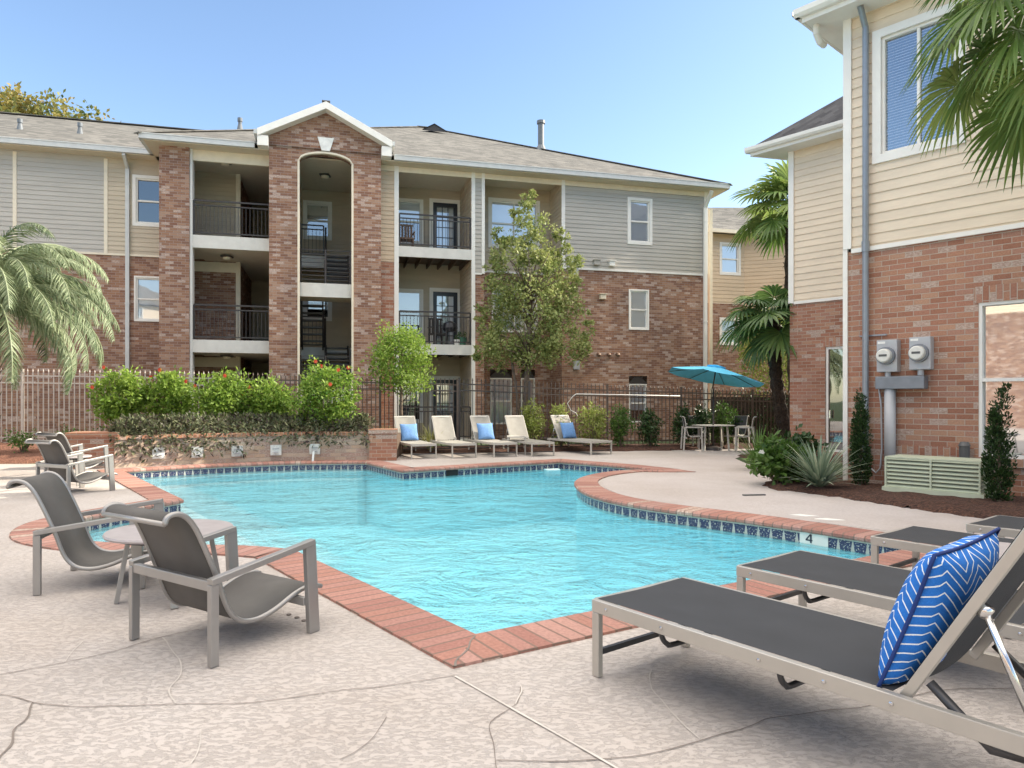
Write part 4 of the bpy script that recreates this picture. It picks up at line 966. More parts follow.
# left wing roof
zr = 11.75; rf.face([FW.P(sL, DL+.55, zR), FW.P(-10.9, DL+.55, zR), FW.P(-6.0, -6.6, zr), FW.P(sL, -6.6, zr)]); rf.face([FW.P(sL, -6.6, zr), FW.P(-6, -6.6, zr), FW.P(-6, -12, zR), FW.P(sL, -12, zR)])
rfo = rf.build('roof', 'shingle', A_)
m = MB(); m.beam(r0, P[0].lerp(r0, 0), .1, .05) if False else None
for a, b in ((P[1], r1), (P[0], r0), (r0, r1), (FW.P(mid, gd, pk), FW.P(mid, -5, pk)), (FW.P(sL, -6.6, zr), FW.P(-6.5, -6.6, zr))): m.beam(a+Vector((0, 0, .015)), b+Vector((0, 0, .015)), .24, .03)
m.build('ridge_cap', 'shingle', A_)
def roofz(s, d): # front slope of the main roof
    return zR+(ap-zR)*(dd0-d)/(dd0+9.5)
def vent(px, py, h, r, d, mat='vent_metal', wing=False):
    s_ = FW.s_at(px, d); z = roofz(s_, d) if not wing else zR+(zr-zR)*(DL+.55-d)/(DL+.55+6.6)
    m = MB(); b = FW.P(s_, d, z-.1); m.tube([b, b+Vector((0, 0, .25))], [r*1.9, r*1.1], 12); m.tube([b+Vector((0, 0, .2)), b+Vector((0, 0, h))], r, 12); m.tube([b+Vector((0, 0, h)), b+Vector((0, 0, h+.12))], r*1.35, 12)
    m.build('roof_vent', mat, rfo)
dv_ = -5.2; vent(541, 155, 1.15, .13, dv_); vent(20, 140, .3, .055, -3.0, 'vent_metal', True); vent(80, 140, .32, .055, -3.2, 'vent_metal', True); vent(240, 130, .35, .06, -2.6, 'vent_metal')
# triangular louvre vent
s0, s1, sc0 = FW.s_at(422, -7.8), FW.s_at(447, -7.8), FW.s_at(434, -7.8)
m = MB(); zz = roofz(0, -7.8)+.02; m.face([FW.P(s0, -7.7, zz), FW.P(s1, -7.7, zz), FW.P(sc0, -7.7, zz+.3)]); m.build('dormer_vent', 'iron_dark', rfo)
m = MB()
for a, b in ((s0, sc0), (sc0, s1)):
    za, zb_ = (zz, zz+.32) if a == s0 else (zz+.32, zz); m.face([FW.P(a-.05*(a == s0), -7.65, za), FW.P(b+.05*(b == s1), -7.65, zb_), FW.P(sc0, -8.5, zz+.34)])
m.build('dormer_roof', 'shingle', rfo)
# rear walls close the building
Wb = Wall(FP(sR, -19), FP(-30, -19)); Wb.sheet(bk, 0, Wb.L, 0, ZE)
bk.build('brick_wall', 'brick', A_); tw.build('entry_tower', 'brick', A_); bo.build('sunlit_brick', 'brick_near', A_)
sg.build('grey_siding', 'siding_grey', A_); sgl.build('wing_siding', 'siding_grey', A_); st.build('sunlit_siding', 'siding_tan', A_); sb.build('beige_siding', 'siding_beige', A_); tr.build('trim', 'white_trim', A_); ct.build('cream_trim', 'cream_trim', A_)
# small wall fittings
m = MB()
for px in (587, 598, 608, 617): q = FW.s_at(px); m.tube([FW.P(q, 0, FW.z_at(px, 354)), FW.P(q, .10, FW.z_at(px, 354)-.02), FW.P(q, .13, FW.z_at(px, 354)-.07)], .06, 10)
m.build('vent_hood', 'chair_wood', A_)
for px, py, mt in ((602, 297, 'cream_trim'), (596, 263, 'siding_grey'), (611, 264, 'white_trim')):
    m = MB(); q = FW.s_at(px); z = FW.z_at(px, py); FW.bar(m, q-.1, q+.1, z-.08, z+.08, .0, .14); FW.bar(m, q-.13, q+.13, z+.08, z+.1, .0, .17); m.build('wall_light', mt, A_)
m = MB(); q = FW.s_at(574); z = FW.z_at(574, 268); FW.bar(m, q-.12, q+.12, z-.25, z+.3, .0, .12); m.build('meter_box', 'meter_grey', A_)
m = MB(); q = FW.s_at(576); z = FW.z_at(576, 365); FW.bar(m, q-.1, q+.1, z-.15, z+.15, .0, .1); m.build('meter_box', 'meter_grey', A_)

# balcony furniture
def small_chair(loc, label, mat, rz, seatz=.42):
    t = thing('balcony_chair', (0, 0, 0), label, 'chair'); m = MB(); m.box((0, 0, seatz), (.5, .48, .05)); m.build('seat', mat, t)
    m = MB();
    for i in range(5): m.box((-.2+.1*i, .23, seatz+.27), (.07, .025, .5))
    m.box((0, .23, seatz+.53), (.52, .04, .06)); m.build('backrest', mat, t)
    for x in (-.22, .22):
        for y in (-.2, .22): m = MB(); m.box((x, y, seatz/2-.01), (.04, .04, seatz-.02)); m.build('leg', mat, t)
        m = MB(); m.box((x*1.15, 0, seatz+.22), (.05, .5, .03)); m.box((x*1.15, -.2, seatz+.1), (.035, .035, .24)); m.build('armrest', mat, t)
    place(t, loc, rz)
p = FP(FW.s_at(406, -.9), -.9); small_chair((p.x, p.y, F3), 'brown slatted chair standing on the top floor balcony beside the window', 'chair_wood', R(14))
p = FP(FW.s_at(438, -.9), -.9); small_chair((p.x, p.y, F2), 'black chair standing on the middle balcony in front of the door', 'iron_dark', R(30))
p = FP(FW.s_at(450, -.8), -.8); t = thing('patio_grill', (p.x, p.y, F2), 'small covered black grill on the middle balcony beside the door', 'grill')
m = MB(); m.tube([(p.x, p.y, F2+.5), (p.x, p.y, F2+.62), (p.x, p.y, F2+.78), (p.x, p.y, F2+.86)], [.2, .27, .22, .05], 14); m.build('kettle', 'door_black', t)
for k in range(3):
    a = k*2.1; m = MB(); m.beam((p.x+.2*math.cos(a), p.y+.2*math.sin(a), F2+.55), (p.x+.28*math.cos(a), p.y+.28*math.sin(a), F2), .025, .025, up=(1, 0, 0)); m.build('leg', 'iron_dark', t)
p = FP(FW.s_at(462, -.4), -.4); t = thing('plant_pot', (p.x, p.y, F2), 'green plant pot at the corner of the middle balcony', 'plant pot'); m = MB(); m.tube([(p.x, p.y, F2), (p.x, p.y, F2+.28)], [.12, .17], 12); m.build('pot', 'green_pot', t)
m = MB(); crown(m, (p.x, p.y, F2+.36), (.16, .16, .14), 10, 12, .06, .03); m.build('foliage', 'leaf_mid', t)
p = FP(FW.s_at(457, -.35), -.35); t = thing('plant_pot', (p.x, p.y, F2), 'white plant pot beside the green pot on the middle balcony', 'plant pot'); m = MB(); m.tube([(p.x, p.y, F2), (p.x, p.y, F2+.2)], [.08, .11], 12); m.build('pot', 'white_paint', t)
m = MB(); crown(m, (p.x, p.y, F2+.26), (.1, .1, .1), 8, 10, .05, .03); m.build('foliage', 'leaf_mid', t)

# ================================================================== RIGHT BUILDING
C1 = Vector((5.62, 11.8)); U = Vector((.667, -.745)).normalized(); UN = Vector((U.y, -U.x))
RW = Wall(C1, C1+U); RZB, RZE = 3.88, 7.8
B_ = thing('clubhouse', (C1.x, C1.y, 0), 'tall building at the right with red brick below, cream siding above and a dark roof', 'building')
bk = MB(); sn = MB(); tr = MB(); SL = .165
wa = RW.s_at(881.5); wb = RW.s_at(957); wz0, wz1 = RW.z_at(881, 155), RW.z_at(881, 38)
hU = (wa, wb, wz0, wz1)
la = RW.s_at(978.5); lb = la+1.5; lz0, lz1 = RW.z_at(978, 457), RW.z_at(978, 303); hL = (la, lb, lz0, lz1)
REND = 16.0
RW.sheet(sn, .1, REND, RZB, RZE, [hU], lap=SL); RW.sheet(bk, 0, REND, 0, RZB, [hL])
window(B_, RW, *hU, trim=.13, cols=2, rail=False, slats=True, blind='blind', gl='glass', proud=.04)
window(B_, RW, *hL, trim=0, rail=True, blind='blind', inset=.08, drop=1.0, gl='glass_mirror')
RW.bar(tr, -.02, .11, RZB+.05, RZE, -.02, .045); RW.bar(tr, -.03, .045, .05, RZB+.05, -.02, .03); RW.bar(tr, .11, REND, RZB-.03, RZB+.04, 0, .04)
m = MB()  # soldier courses and sill
RW.sheet(m, la-.05, lb+.05, lz1, lz1+.24, d=.012); RW.sheet(m, RW.s_at(896), RW.s_at(974), RW.z_at(930, 461), RW.z_at(930, 446), d=.01); RW.bar(m, la-.06, lb+.06, lz0-.12, lz0-.005, -.05, .05)
for q in (lz1, ): m.face([RW.P(la-.05, .012, q), RW.P(lb+.05, .012, q), RW.P(lb+.05, -.09, q), RW.P(la-.05, -.09, q)])
for q in (la, lb): m.face([RW.P(q, 0, lz0), RW.P(q, -.09, lz0), RW.P(q, -.09, lz1), RW.P(q, 0, lz1)])
m.build('brick_header', 'brick_soldier', B_)
# recess section
C2 = Vector((7.16, 18.04)); rec = (C2-C1).dot(UN)
QW = Wall(C2, C2+U)
LQ = (C1-C2).dot(U)   # where the return wall meets
RT = Wall(C1+UN*rec, C1)      # return wall, facing -U
RT = RT if RT.n.dot(-U) > 0 else Wall(C1, C1+UN*rec)
RT.sheet(bk, 0, abs(rec), 0, RZB); RT.sheet(sn, 0, abs(rec), RZB, RZE, lap=SL)
dq0, dq1 = QW.s_at(825.5), QW.s_at(825.5)+1.0; dz1 = QW.z_at(825, 347)
hD = (dq0, dq1, .12, dz1)
QW.sheet(sn, .1, LQ+.02, RZB, RZE, lap=SL); QW.sheet(bk, 0, LQ+.02, 0, RZB, [hD])
tr2 = MB(); QW.bar(tr2, -.02, .12, RZB, RZE, -.02, .045); QW.bar(tr2, .12, LQ, RZB-.03, RZB+.04, 0, .035); tr2.build('corner_trim', 'white_trim', B_)
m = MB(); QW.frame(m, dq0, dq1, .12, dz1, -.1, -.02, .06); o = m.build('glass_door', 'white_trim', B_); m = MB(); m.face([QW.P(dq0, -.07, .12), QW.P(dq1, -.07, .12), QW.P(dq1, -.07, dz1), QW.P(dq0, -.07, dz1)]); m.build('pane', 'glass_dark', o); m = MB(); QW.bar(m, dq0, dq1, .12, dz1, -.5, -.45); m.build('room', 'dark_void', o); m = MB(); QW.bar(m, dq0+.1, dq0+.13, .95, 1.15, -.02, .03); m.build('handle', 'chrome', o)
m = MB(); QW.sheet(m, dq0-.05, dq1+.05, dz1, dz1+.22, d=.01); m.build('brick_header', 'brick_soldier', B_)
# end wall running back-right, closing walls
ED = Vector((.967, .2535)); C3 = C2+ED*13; C4 = C1+U*REND; C5 = C4-UN*12
for a, b in ((C3, C2), (C4, C5), (C5, C3)):
    ww = Wall(a, b); ww.sheet(bk, 0, ww.L, 0, RZB); ww.sheet(sn, 0, ww.L, RZB, RZE)
T0 = 4.8; TZ = 10.9  # unseen taller block, added to keep the sun off the near deck
ts = [C1+U*T0, C4, C5, C1+U*T0-UN*12]
for a, b in zip(ts, ts[1:]+ts[:1]):
    ww = Wall(b, a) if a != ts[0] else Wall(a, b); ww.sheet(sn, 0, ww.L, RZE+.1, TZ)
bk.build('brick_wall', 'brick_near', B_); sn.build('siding', 'siding_near', B_); tr.build('trim', 'white_trim', B_)
# eaves: outline polygon
ov = .5
def ip(p, d1, q, d2):
    d1 = Vector(d1); d2 = Vector(d2); r = Vector(q)-Vector(p); det = d1.x*-d2.y+d2.x*d1.y; t = (r.x*-d2.y+d2.x*r.y)/det; return Vector(p)+d1*t
e1a = C1+UN*ov; e2a = C2+UN*ov; endn = Vector((-ED.y, ED.x))
K1 = ip(e1a, U, C1-U*ov, UN); K2 = ip(e2a, U, C1-U*ov, UN); K3 = ip(e2a, U, C2+endn*ov, ED); K4 = C3+endn*ov+ED*.5; K5 = C5+U*.6; K6 = C4+UN*ov+U*.5
poly = [K1, K2, K3, K4, K5, K6]
m = MB(); m.prism(poly, RZE-.02, RZE+.02); m.build('soffit', 'white_trim', B_)
gt = MB()
for a, b in zip(poly, poly[1:]+poly[:1]):
    e = (b-a).normalized()
    for w_, z0, z1, o_ in ((.04, -.03, .2, 0.0),):
        gt.beam((*a, RZE+.09), (*b, RZE+.09), .03, .24)
gt.build('fascia', 'white_trim', B_)
m = MB()
def gutter_run(a, b, nrm):
    prof = [(0, .02), (.07, .02), (.115, .07), (.125, .15), (.11, .15), (.1, .08), (.06, .04), (.0, .04)]
    for (x0, z0), (x1, z1) in zip(prof, prof[1:]): m.face([(*(a+nrm*(x0+.02)), RZE+z0+.03), (*(b+nrm*(x0+.02)), RZE+z0+.03), (*(b+nrm*(x1+.02)), RZE+z1+.03), (*(a+nrm*(x1+.02)), RZE+z1+.03)])
gutter_run(K6, K1-U*.1, UN); gutter_run(K2, K3-U*.1, UN); gutter_run(K1+UN*.1, K2, -U); gutter_run(K3+UN*.05, K4, endn)
m.build('gutter', 'white_trim', B_)
# curled downpipe elbow under the corner
m = MB(); b = K1-U*-.12-UN*.25; m.tube([(*b, RZE-.02), (*(b), RZE-.16), (*(b-UN*.12), RZE-.26), (*(b-UN*.3), RZE-.26)], .055, 10); m.build('gutter_elbow', 'white_trim', B_)
m = MB(); pitch = .5
rz = RZE+.2
inn = []
# roof: front section hip and recessed section hip
Rg1 = K1+U*5.5-UN*5.5; Rg2 = K6-U*5.5-UN*5.5
def V3(p, z): return Vector((p.x, p.y, z))
zr1 = rz+5.5*pitch
m.face([V3(K6, rz), V3(K1, rz), V3(Rg1, zr1), V3(Rg2, zr1)]); kb = K1-UN*11; m.face([V3(K1, rz), V3(kb, rz), V3(Rg1, zr1)]); kc = K6-UN*11; m.face([V3(kb, rz), V3(kc, rz), V3(Rg2, zr1), V3(Rg1, zr1)]); m.face([V3(kc, rz), V3(K6, rz), V3(Rg2, zr1)])
Q0 = K3; Q1 = K2+U*4; apx = K3+U*5.0-UN*4.6; m.face([V3(Q0, rz), V3(Q1, rz), V3(apx+U*2, rz+4.6*.8), V3(apx, rz+4.6*.8)]); m.face([V3(K4, rz), V3(Q0, rz), V3(apx, rz+4.6*.8), V3(apx+ED*5, rz+4.6*.8)]); m.face([V3(K4, rz), V3(K5, rz), V3(apx+U*2, rz+4.6*.8), V3(apx+ED*5, rz+4.6*.8)])
m.build('roof', 'shingle_dark', B_)
m = MB(); cen = (ts[0]+ts[2])/2; q4 = [p+(p-cen).normalized()*.7 for p in ts]; m.prism(q4, TZ, TZ+.2); m.build('shade_block_eave', 'white_trim', B_)  # eave and roof of the added shading block
m = MB()
for a, b in zip(q4, q4[1:]+q4[:1]): m.face([V3(a, TZ+.2), V3(b, TZ+.2), V3(cen, TZ+3.2)])
m.build('shade_block_roof', 'shingle_dark', B_)
# downspout blue-grey
a = RW.s_at(866.5, .05)
m = MB(); m.tube([RW.P(a, .09, .3), RW.P(a, .09, RZE-.3), RW.P(a, .3, RZE-.02)], .048, 12); m.tube([RW.P(a, .09, RZB-.05), RW.P(a, .09, RZB+.12)], .06, 12)
z = RW.z_at(866, 336); RW.bar(m, a-.12, a+.3, z-.012, z+.012, 0, .03); m.build('downspout', 'blue_downspout', B_)
# meters: their own thing mounted on the wall
mt = thing('electric_meters', (*(C1+U*.9), 0), 'pair of grey electric meters on a trough with thick conduit on the brick wall', 'meter box')
for x0, x1, y0, y1 in ((876.5, 903, 338, 372), (909, 936.5, 335, 369.5)):
    dd = .17; s0, s1 = RW.s_at(x0, dd), RW.s_at(x1-6, dd); z1, z0 = RW.z_at(x0+8, y0+2, dd), RW.z_at(x0+8, y1, dd)
    m = MB(); RW.bar(m, s0, s1, z0, z1, .01, dd); o = m.build('meter_box', 'meter_grey', mt, bevel=.008)
    sc_, zc_ = (s0+s1)/2-.01, (z0+z1)/2+.0; m = MB(); m.tube([RW.P(sc_, dd, zc_), RW.P(sc_, dd+.045, zc_)], [.145, .14], 20); m.build('meter_ring', 'trough_grey', o)
    m = MB(); m.tube([RW.P(sc_, dd+.045, zc_), RW.P(sc_, dd+.12, zc_), RW.P(sc_, dd+.135, zc_)], [.112, .108, .09], 20); g = m.build('meter_glass', 'pale_tile', o, smooth=False)
    m = MB(); RW.bar(m, sc_-.06, sc_+.06, zc_-.015, zc_+.02, dd+.133, dd+.138); m.build('dial', 'unit_dark', o)
    m = MB(); RW.bar(m, s0+.02, s0+.13, z1-.06, z1-.025, dd, dd+.004); m.build('sticker', 'white_paint', o)
    m = MB(); m.tube([RW.P(sc_, .09, z0-.09), RW.P(sc_, .09, z0)], .045, 10); m.build('nipple', 'meter_grey', o)
m = MB(); RW.bar(m, RW.s_at(875, .2), RW.s_at(924, .2), RW.z_at(890, 389, .2), RW.z_at(890, 376.5, .2), .01, .2); m.build('trough', 'trough_grey', mt, bevel=.01)
zt_ = RW.z_at(890, 389, .2); m = MB(); a = RW.s_at(890, .1); m.tube([RW.P(a, .1, .0), RW.P(a, .1, zt_)], .085, 14); m.build('conduit', 'meter_grey', mt, smooth=True)
m = MB(); a = RW.s_at(881, .05); m.tube([RW.P(a-.15, .1, .3), RW.P(a-.06, .1, .22), RW.P(a, .08, .3), RW.P(a+.01, .04, .6), RW.P(a, .04, 1.3), RW.P(a-.03, .05, zt_)], .014, 8); m.build('cable', 'meter_grey', mt, smooth=True)
# louvred unit
s0, s1, dA, dB = 1.0, 2.2, .42, .98
un = thing('air_conditioner_cover', (*(C1+U*1.6+UN*.7), 0), 'pale green louvred equipment box standing in the mulch against the brick wall', 'equipment box')
m = MB(); RW.bar(m, s0-.04, s1+.06, 0.02, .12, dA-.02, dB+.05); m.build('base_pad', 'unit_green', un)
m = MB(); RW.bar(m, s0+.03, s1-.03, .12, .53, dA+.03, dB-.05); m.build('core', 'unit_dark', un)
m = MB(); k = 8
for i in range(k):
    z = .14+.40*i/(k-1)
    m.beam(RW.P(s0, dB-.01, z), RW.P(s1, dB-.01, z), .055, .014, up=(UN.x*.6, UN.y*.6, .8)); m.beam(RW.P(s0, dA, z), RW.P(s0, dB, z), .055, .014, up=(-U.x*.6, -U.y*.6, .8)); m.beam(RW.P(s1, dA, z), RW.P(s1, dB, z), .055, .014, up=(U.x*.6, U.y*.6, .8))
m.build('louvres', 'unit_green', un)
m = MB(); RW.bar(m, s0-.01, s1+.01, .545, .565, dA-.02, dB+.01)
for q in (s0, (s0+s1)/2, s1): RW.bar(m, q-.012, q+.012, .12, .546, dB-.0, dB+.022)
m.build('frame', 'unit_green', un)
m = MB(); a = RW.s_at(961, .3); m.tube([RW.P(a, .14, .1), RW.P(a, .14, .72)], .07, 12); m.tube([RW.P(a, .14, .72), RW.P(a, .14, .78)], [.085, .05], 12); m.build('service_riser', 'unit_dark', B_)

# ================================================================== FAR BUILDING
Wf = Wall((8.2, 30.9), (10.45, 31.5)); FB = thing('tan_building', (10, 31, 0), 'tan sided building with brick base seen beyond the palms', 'building')
bk = MB(); sg = MB(); w0 = (Wf.s_at(721.5), Wf.s_at(738.5), Wf.z_at(730, 273), Wf.z_at(730, 245)); w1 = (Wf.s_at(721.5), Wf.s_at(737), Wf.z_at(730, 343), Wf.z_at(730, 320))
Wf.sheet(sg, 0, Wf.L, 5.7, 8.8, [w0], lap=.17); Wf.sheet(bk, 0, Wf.L, 0, 5.7, [w1]); window(FB, Wf, *w0, blind='blind'); window(FB, Wf, *w1, blind=None, gl='glass_dark')
Wf2 = Wall((10.45, 31.5), (16, 29.6)); Wf2.sheet(sg, 0, Wf2.L, 5.2, 8.8, lap=.17); Wf2.sheet(bk, 0, Wf2.L, 0, 5.2)
for a, b in (((16, 29.6), (22, 40)), ((6, 40), (8.2, 30.9))): ww = Wall(a, b); ww.sheet(bk, 0, ww.L, 0, 5.7); ww.sheet(sg, 0, ww.L, 5.7, 8.8)
bk.build('brick_wall', 'brick', FB); sg.build('siding', 'siding_tan', FB)
m = MB(); m.face([(7.9, 30.35, 8.85), (10.5, 31.0, 8.85), (16.3, 29.0, 8.85), (20, 36, 11.3), (7.9, 36, 11.3)]); m.face([(7.9, 36, 11.3), (20, 36, 11.3), (22, 42, 8.85), (7, 42, 8.85)]); m.build('roof', 'shingle', FB)
m = MB(); m.beam((7.9, 30.35, 8.82), (10.5, 31.02, 8.82), .1, .16); m.beam((10.5, 31.02, 8.82), (16.3, 29.05, 8.82), .1, .16); m.build('gutter', 'cream_trim', FB)

# ================================================================== BUILDING BEHIND THE CAMERA
Wo = Wall((-4.0, -24), (-26, 2)); Wo = Wo if Wo.n.dot(Vector((1, 1))) > 0 else Wall((-26, 2), (-4, -24))
OB = thing('apartment_block', (-15, -11, 0), 'apartment block facing the pool from behind the viewer, seen only in window reflections', 'building')
bk = MB(); sg = MB(); hs = []
for k in range(8):
    for z in (1.0, 4.1, 7.2): hs.append((2+k*4.0, 3.3+k*4.0, z, z+1.5))
Wo.sheet(bk, 0, Wo.L, 0, 5.85, [h for h in hs if h[2] < 5]); Wo.sheet(sg, 0, Wo.L, 5.85, 9, [h for h in hs if h[2] > 5], lap=.14)
for h in hs: window(OB, Wo, *h)
for p_, q_ in ((Wo.P(0, 0, 0), Wo.P(0, -12, 0)), (Wo.P(Wo.L, -12, 0), Wo.P(Wo.L, 0, 0)), (Wo.P(0, -12, 0), Wo.P(Wo.L, -12, 0))): ww = Wall(p_.xy, q_.xy); ww.sheet(bk, 0, ww.L, 0, 9)
bk.build('brick_wall', 'brick', OB); sg.build('siding', 'siding_near', OB)
m = MB(); a_, b_, c_, d_ = Wo.P(-.5, .5, 9), Wo.P(Wo.L+.5, .5, 9), Wo.P(Wo.L+.5, -12.5, 9), Wo.P(-.5, -12.5, 9); r0_, r1_ = Wo.P(6, -6, 12.2), Wo.P(Wo.L-6, -6, 12.2)
m.face([a_, b_, r1_, r0_]); m.face([b_, c_, r1_]); m.face([c_, d_, r0_, r1_]); m.face([d_, a_, r0_]); m.build('roof', 'shingle', OB)

# ================================================================== PLANTER WALL
PWL = [(-8.15, 14.35), (-7.35, 15.0), (-6.45, 15.55), (-5.4, 16.0), (-4.4, 16.2), (-3.25, 16.25)]
pwl = catmull(PWL, 5)
pl = thing('planter_wall', (-5.5, 16.0, 0), 'curved low brick planter wall with tiled water spouts behind the pool', 'planter wall')
m = MB(); mc = MB(); u = 0
bo_ = offset(pwl+[(-3.25, 20), (-8.2, 20)], 0)
for i in range(len(pwl)-1):
    a, b = Vector(pwl[i]), Vector(pwl[i+1]); L = (b-a).length; e = (b-a).normalized(); nr = Vector((e.y, -e.x))
    a2, b2 = a-nr*.3, b-nr*.3
    m.face([(*a, 0), (*b, 0), (*b, .58), (*a, .58)], 0, [(u, 0), (u+L, 0), (u+L, .58), (u, .58)])
    m.face([(*a2, 0), (*b2, 0), (*b2, .58), (*a2, .58)])
    f0, f1, g0, g1 = a+nr*.03, b+nr*.03, a2-nr*.02, b2-nr*.02
    mc.face([(*f0, .66), (*f1, .66), (*g1, .66), (*g0, .66)], 0, [(0, u), (0, u+L), (.37, u+L), (.37, u)])
    mc.face([(*f0, .58), (*f1, .58), (*f1, .66), (*f0, .66)], 0, [(.02, u), (.02, u+L), (.1, u+L), (.1, u)]); mc.face([(*a, .58), (*b, .58), (*f1, .58), (*f0, .58)]); u += L
m.build('wall', 'brick_planter', pl); mc.build('cap', 'brick_cap', pl)
def pillar(x0, y0, x1, y1, h, dep=.6):
    A = Vector((x0, y0)); B = Vector((x1, y1)); e = (B-A).normalized(); nr = Vector((e.y, -e.x)); C, D = B-nr*dep, A-nr*dep
    m = MB(); m.prism([A, B, C, D], 0, h-.09); m.build('pillar', 'brick_near', pl)
    m = MB(); q = .025; m.prism([A+(-e+nr)*q, B+(e+nr)*q, C+(e-nr)*q, D+(-e-nr)*q], h-.09, h); m.build('pillar_cap', 'brick_cap', pl)
pillar(-9.0, 14.15, -8.12, 14.38, .74); pillar(-3.27, 16.05, -2.66, 16.15, .72)
bx_ = MB(); bx_.prism([(-8.9, 14.7), (-8.1, 14.7)]+[(p[0]-.05, p[1]+.28) for p in pwl]+[(-2.75, 16.7), (-2.9, 18.9), (-9.0, 18.6)], 0, .56); struct(bx_, 'planter_soil', 'soil')
for k, px in enumerate((158, 197, 237, 276, 315)):
    best = None
    for a, b in zip(pwl, pwl[1:]):
        W_ = Wall(a, b); s_ = W_.s_at(px)
        if 0 <= s_ <= W_.L: best = (W_, s_)
    W_, s_ = best; z = zpx((453, 452, 451, 450, 449)[k], W_.P(s_, 0, 0).y)
    m = MB(); W_.bar(m, s_-.12, s_+.12, z-.12, z+.12, 0, .06); o = m.build('spout_tile', 'spout_tile', pl, bevel=.008)
    m = MB(); W_.bar(m, s_-.05, s_+.05, z-.055, z-.035, .06, .12); W_.bar(m, s_-.07, s_+.07, z+.02, z+.05, .058, .072); m.build('spout_lip', 'meter_grey', o)
    if k == 4:
        m = MB(); pts = [W_.P(s_, .12+.26*f**.6, z-.045-(z-.045-WZ)*f**1.6) for f in (0, .15, .3, .5, .7, .85, 1.0)]; m.tube(pts, [.03, .03, .026, .026, .03, .034, .05], 8)
        tag(m.build('water_jet', 'falling_water', smooth=True), 'thin stream of water falling from the last wall spout into the pool', 'water jet')
# coloured foliage trailing over the wall
random.seed(11); m = MB()
for i in range(760):
    f = random.random(); x = f*(len(pwl)-1); i0 = min(len(pwl)-2, int(x)); p = Vector(pwl[i0]).lerp(Vector(pwl[i0+1]), x-i0); back = random.random()
    off_ = -.12+back*1.0; tr_ = 0 if off_ > .05 else random.random()*(.42 if f < .5 else .2)
    c = Vector((p.x-.35*off_*.5-.2*off_, p.y+off_, .62+.30*math.sin(min(1, back*1.4)*1.57)*random.uniform(.6, 1.1)-tr_)); hue = random.random()
    for j in range(13):
        q = rdir(); leafquad(m, c+q*.11, (q+Vector((0, -.2, .1))).normalized(), (rdir()+Vector((0, 0, .8))).normalized(), random.uniform(.07, .14), random.uniform(.03, .06), min(.99, hue*.5+random.random()*.5))
tag(m.build('trailing_foliage', 'leaf_purple'), 'purple and grey trailing leaves spilling over the brick planter wall', 'ground cover', kind='stuff')
# hibiscus
random.seed(21)
HIB = [(122, 16.9, .72, .80, 'first hibiscus from the left above the planter wall, beside the palm', 2), (170, 17.1, .62, .74, 'second hibiscus from the left above the planter wall, with pink blooms', 3), (221, 16.9, .66, .72, 'middle hibiscus above the planter wall, with one red bloom', 2), (268, 17.2, .62, .62, 'lowest hibiscus above the planter wall, left of the roundest one', 2), (326, 16.8, .85, .82, 'largest roundest hibiscus at the right end of the planter bed', 5)]
for px, Y, rx, rz_, lab, nf in HIB:
    shrub(((px-512)/FPX*Y, Y, .56), (rx, .6, rz_*1.08), 'bright green '+lab, 'leaf_bright', 120, 34, .10, .055, group='hibiscus shrubs in the planter bed', name='hibiscus', flowers=nf, clumpr=.34, shell=.35, lift=1.05)

# ================================================================== FENCES
def fence(name, pts, b0, b1, t0, t1, mat, label, gap=.115, span=2.4, r=.009, group=None, spear=True):
    A, B = Vector(pts[0]), Vector(pts[1]); L = (B-A).length; e = (B-A).normalized(); t = thing(name, (*A, b0), label, 'fence', group)
    n = max(1, round(L/span))
    def zb(f): return b0+(b1-b0)*f
    def zt(f): return t0+(t1-t0)*f
    for i in range(n+1):
        f = i/n; p = A.lerp(B, f); m = MB(); m.box((p.x, p.y, (zb(f)+zt(f))/2-.02), (.055, .055, zt(f)-zb(f)+.06)); m.box((p.x, p.y, zt(f)+.02), (.07, .07, .02)); m.build('post', mat, t)
    for i in range(n):
        f0, f1 = i/n, (i+1)/n; m = MB(); a, b = A.lerp(B, f0), A.lerp(B, f1); k = int((b-a).length/gap)
        for h in (-.14, -.0):
            if h == 0: h = -.32
            m.beam((*a, zt(f0)+h), (*b, zt(f1)+h), .03, .035)
        m.beam((*a, zb(f0)+.14), (*b, zb(f1)+.14), .03, .035)
        for j in range(1, k):
            q = a.lerp(b, j/k); g = f0+(f1-f0)*j/k; m.box((q.x, q.y, (zb(g)+zt(g))/2), (.022, .022, zt(g)-zb(g)-.06))
            if spear: m.tube([(q.x, q.y, zt(g)-.04), (q.x, q.y, zt(g)-.02), (q.x, q.y, zt(g)+.05)], [.012, .02, .002], 4, cap=False)
        m.build('picket_panel', mat, t)
    return t
fence('iron_fence', [(-17, 17.0), (-8.0, 18.75)], .32, .28, 2.2, 2.12, 'fence_sunlit', 'iron picket fence at the left beside the feather palm, coloured pale as if sunlit')  # same paint as the bronze runs, lightened to stand for sun on it
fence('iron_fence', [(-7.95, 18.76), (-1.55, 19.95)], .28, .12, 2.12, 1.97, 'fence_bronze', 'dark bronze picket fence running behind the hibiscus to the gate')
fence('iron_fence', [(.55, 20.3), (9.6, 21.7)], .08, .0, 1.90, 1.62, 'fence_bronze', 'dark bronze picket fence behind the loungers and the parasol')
gt_ = fence('iron_gate', [(-1.5, 19.96), (.5, 20.29)], .08, .08, 2.0, 1.92, 'iron_dark', 'black iron gate between the two dark fences behind the loungers', span=1.0); gt_['category'] = 'gate'
m = MB(); m.box((.42, 20.2, 1.05), (.1, .06, .18)); m.build('lock', 'iron_dark', gt_)
for x, yb, px_ in ((-.02, 20.1, 0), (.22, 20.12, 0)):
    pass
